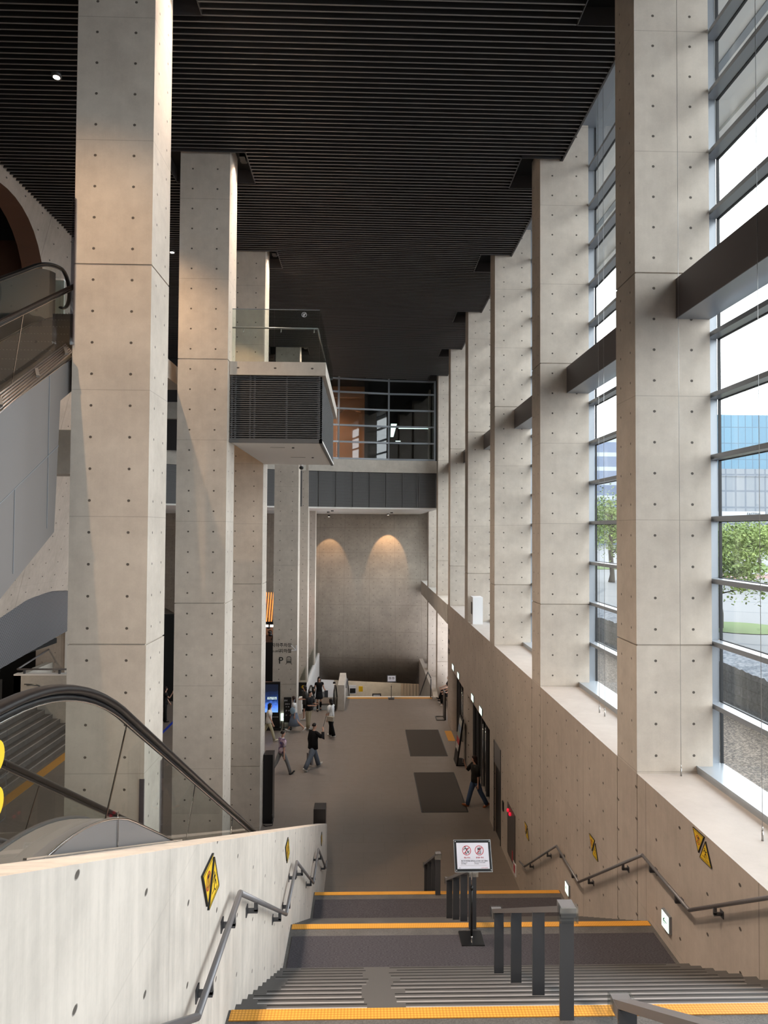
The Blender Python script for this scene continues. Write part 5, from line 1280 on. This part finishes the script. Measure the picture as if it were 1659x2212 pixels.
for k, q in (('Scale', 1), ('Mortar Size', .008), ('Brick Width', .9), ('Row Height', .25)): bt.inputs[k].default_value = q
bt.inputs['Color1'].default_value = (.24, .245, .26, 1); bt.inputs['Color2'].default_value = (.13, .135, .145, 1); bt.inputs['Mortar'].default_value = (.05, .05, .05, 1)
t_ = N(nt, 'ShaderNodeUVMap'); nt.links.new(t_.outputs[0], bt.inputs['Vector']); nt.links.new(mix(nt, .5, bt.outputs['Color'], ramp(nt, noise(nt, coords(nt), 14, 5), [(.3, (.13, .13, .14)), (.7, (.36, .36, .37))])), nt.nodes['Principled BSDF'].inputs['Base Color'])
m = MB(); m.box(5.35, 9, -20, 60, 4.3, 4.58); o = m.build('gravel_bed', 'gravel'); o['kind'] = 'stuff'; tag(o, 'bed of brown gravel outside below the windows', 'gravel')
M['coping'] = mat('coping_stone', (.19, .2, .22), .8); nt = M['coping'].node_tree; nt.links.new(ramp(nt, noise(nt, coords(nt), 9, 6, .7), [(.4, (.06, .075, .10)), (.6, (.20, .21, .23))]), nt.nodes['Principled BSDF'].inputs['Base Color'])
m = MB()
gr = [[], [], []]
for i in range(534):
    y = -20 + i * .15; dx = random.uniform(-.03, .03)
    gr[0].append((9 + dx, y, 4.55)); gr[1].append((9 + dx, y, 5.66 + random.uniform(-.04, .03))); gr[2].append((9.9, y, 5.85))
m.sheet(gr[:2], sm=False); m.sheet(gr[1:], 1, sm=False); m.box(9.05, 9.9, -20, 60, 4.5, 5.6)
o = struct(m.build('wall_garden', ['stone_wall', 'coping'], uv=(0, 1, 0, 1, 0)))
l = o.data.uv_layers[0]
for p in o.data.polygons:
    for li in p.loop_indices:
        c = o.data.vertices[o.data.loops[li].vertex_index].co; l.data[li].uv = (c.y, c.z)
m = MB(); m.box(9.9, 260, -60, 400, 5.3, 5.7); struct(m.build('plaza', 'plaza'))
m = MB(); m.box(10.3, 10.7, -20, 60, 5.7, 5.71); mesh_thing(m, 'tactile_strip', 'tactile', 'orange tactile line across the plaza outside', 'tactile paving')
m = MB(); disc(m, Matrix.Translation((12.7, 22.9, 5.72)), 0, 1.5, 0, 40); mesh_thing(m, 'lawn_patch', 'grass', 'round lawn patch at the foot of the nearest plaza tree', 'lawn')
m = MB(); m.box(18, 45, 58, 64, 5.7, 5.75); mesh_thing(m, 'lawn_strip', 'grass', 'strip of lawn across the plaza beyond the trees', 'lawn')
m = MB()
for k in range(5): m.box(22, 40, 47 + k * 1.2, 47.25 + k * 1.2, 5.705, 5.712)
for k in range(6): m.box(23 + k * 3, 23.3 + k * 3, 47, 52, 5.705, 5.712)
mesh_thing(m, 'road_marking', mat('red_road_paint', (.30, .06, .06), .7), 'red crossing pattern painted on the road past the plaza', 'road marking')
# canopy
m = MB(); m.box(5.4, 8.5, -16, 56, 18.6, 19.1); m.box(8.4, 8.55, -16, 56, 18.52, 18.6); m.box(7.2, 7.35, -16, 56, 18.57, 18.6, 1)
mesh_thing(m, 'canopy', [mat('canopy_plaster', (.8, .78, .74), .8), 'frame'], 'pale concrete canopy outside above the windows', 'canopy')
M['leaf'] = mat('leaves', (.16, .23, .04), .8); nt = M['leaf'].node_tree; nt.links.new(ramp(nt, noise(nt, coords(nt), 1.3, 3), [(.35, (.09, .14, .03)), (.65, (.20, .26, .065))]), nt.nodes['Principled BSDF'].inputs['Base Color'])
def tree(x, y, h, r, label, z0=5.7, n=5000, trunk=.08, leaf=.06):
    t = thing('tree', label, 'tree', (x, y, z0), 'trees on the plaza'); og = (x, y, z0)
    m = MB(); m.loft([(x, y, z0), (x + .05, y, z0 + .5), (x - .04, y, z0 + h * .3), (x, y, z0 + h * .85)], [trunk * 1.6, trunk * 1.1, trunk, trunk * .3], 10)
    cl_ = []
    for k in range(16):
        a = random.uniform(0, 6.28); q = random.uniform(.36, .9); rr_ = r * (1.05 - q * .75) * random.uniform(.7, 1)
        e = Vector((x + math.cos(a) * rr_, y + math.sin(a) * rr_, z0 + h * q + .1)); cl_.append(e)
        m.loft([(x, y, z0 + h * q * .88), tuple(e)], [trunk * .35, trunk * .1], 6)
    m.build('trunk', 'trunk', t, origin=og)
    f = MB()
    for k in range(n):
        c = random.choice(cl_); u = random.random() ** .6
        d = Vector((random.gauss(0, 1), random.gauss(0, 1), random.gauss(0, .5))).normalized() * r * .5 * u; p = c + d
        a, b = Vector((random.gauss(0, 1), random.gauss(0, 1), random.gauss(0, .5))).normalized(), Vector((random.gauss(0, 1), random.gauss(0, 1), random.gauss(0, 1))).normalized(); sz = random.uniform(.5, 1.1) * leaf
        f.quad([p - a * sz, p + b * sz, p + a * sz, p - b * sz])
    f.build('foliage', 'leaf', t, origin=og, fixn=False)
tree(12.0, 22.9, 3.45, 1.5, 'leafy green plaza tree nearest the window with its trunk on the round lawn')
tree(23.6, 41.5, 3.7, 2.1, 'green plaza tree behind the nearest one, left of the twin trunks', n=5000, trunk=.12, leaf=.09)
tree(27.4, 44.6, 3.7, 2.0, 'green plaza tree right of the twin trunks at the picture edge', n=5000, trunk=.12, leaf=.09)
tree(15.8, 43.5, 5.6, 2.4, 'hazy green tree seen through the second window bay', n=5000, trunk=.14, leaf=.08)
tree(22.4, 62, 6.5, 3.4, 'distant tree beyond the second window bay', n=4000, trunk=.16, leaf=.11)
for k in range(5): tree(31 + k * 7, 60 + (k % 2) * 5, 3.9, 2.6, ('first', 'second', 'third', 'fourth', 'fifth')[k] + ' of the row of trees across the road, counted from the hall side', n=3500, trunk=.14, leaf=.12)
def m_facade(name, c1, c2, w_, h_, mort):
    m = mat(name, rough=.25, spec=.6); nt = m.node_tree; bt = N(nt, 'ShaderNodeTexBrick'); bt.offset = 0
    for k, q in (('Scale', 1), ('Mortar Size', mort), ('Brick Width', w_), ('Row Height', h_)): bt.inputs[k].default_value = q
    bt.inputs['Color1'].default_value = (*c1, 1); bt.inputs['Color2'].default_value = (c1[0] * .8, c1[1] * .85, c1[2] * .9, 1); bt.inputs['Mortar'].default_value = (*c2, 1)
    u = N(nt, 'ShaderNodeUVMap'); nt.links.new(u.outputs[0], bt.inputs['Vector']); nt.links.new(bt.outputs['Color'], nt.nodes['Principled BSDF'].inputs['Base Color']); return m
M['tower'] = m_facade('blue_curtain_wall', (.045, .125, .185), (.025, .07, .11), 1.6, 3.6, .1)
M['office'] = m_facade('grey_office_wall', (.13, .14, .155), (.06, .075, .10), 2.2, 3.6, .2)
M['band_office'] = m_facade('banded_office_wall', (.09, .12, .19), (.28, .31, .34), 40, 3.4, .5)
def facade(m, o):
    l = o.data.uv_layers[0]
    for p in o.data.polygons:
        n = p.normal
        for li in p.loop_indices:
            c = o.data.vertices[o.data.loops[li].vertex_index].co; l.data[li].uv = ((c.y if abs(n.x) > abs(n.y) else c.x), c.z)
t = thing('office_building', 'blue glass tower over a grey office block across the road', 'building')
m = MB(); m.box(66, 130, 150, 175, 22.9, 35.2); o = m.build('tower', 'tower', t, uv=(0, 1, 0, 1, 0)); facade(m, o)
m = MB(); m.box(64, 130, 148, 150, 5.7, 22.9); m.box(64, 130, 147.8, 148, 21.2, 21.6); o = m.build('lower_block', 'office', t, uv=(0, 1, 0, 1, 0)); facade(m, o)
m = MB(); m.box(64, 87.5, 147.2, 147.8, 12.2, 13.5); m.build('sign_band', mat('pale_fascia', (.32, .34, .37), .5), t)
text_mesh('lettering', 'FASTFIVE', .75, 'sign_black', face_mtx((84.9, 147.1, 12.7), '-Y'), t)
t = thing('office_building', 'pale banded office block seen through the second window bay', 'building')
m = MB(); m.box(38, 62, 160, 185, 5.7, 31); o = m.build('block', 'band_office', t, uv=(0, 1, 0, 1, 0)); facade(m, o)

for o in bpy.data.objects:
    if '_w' in o: del o['_w']
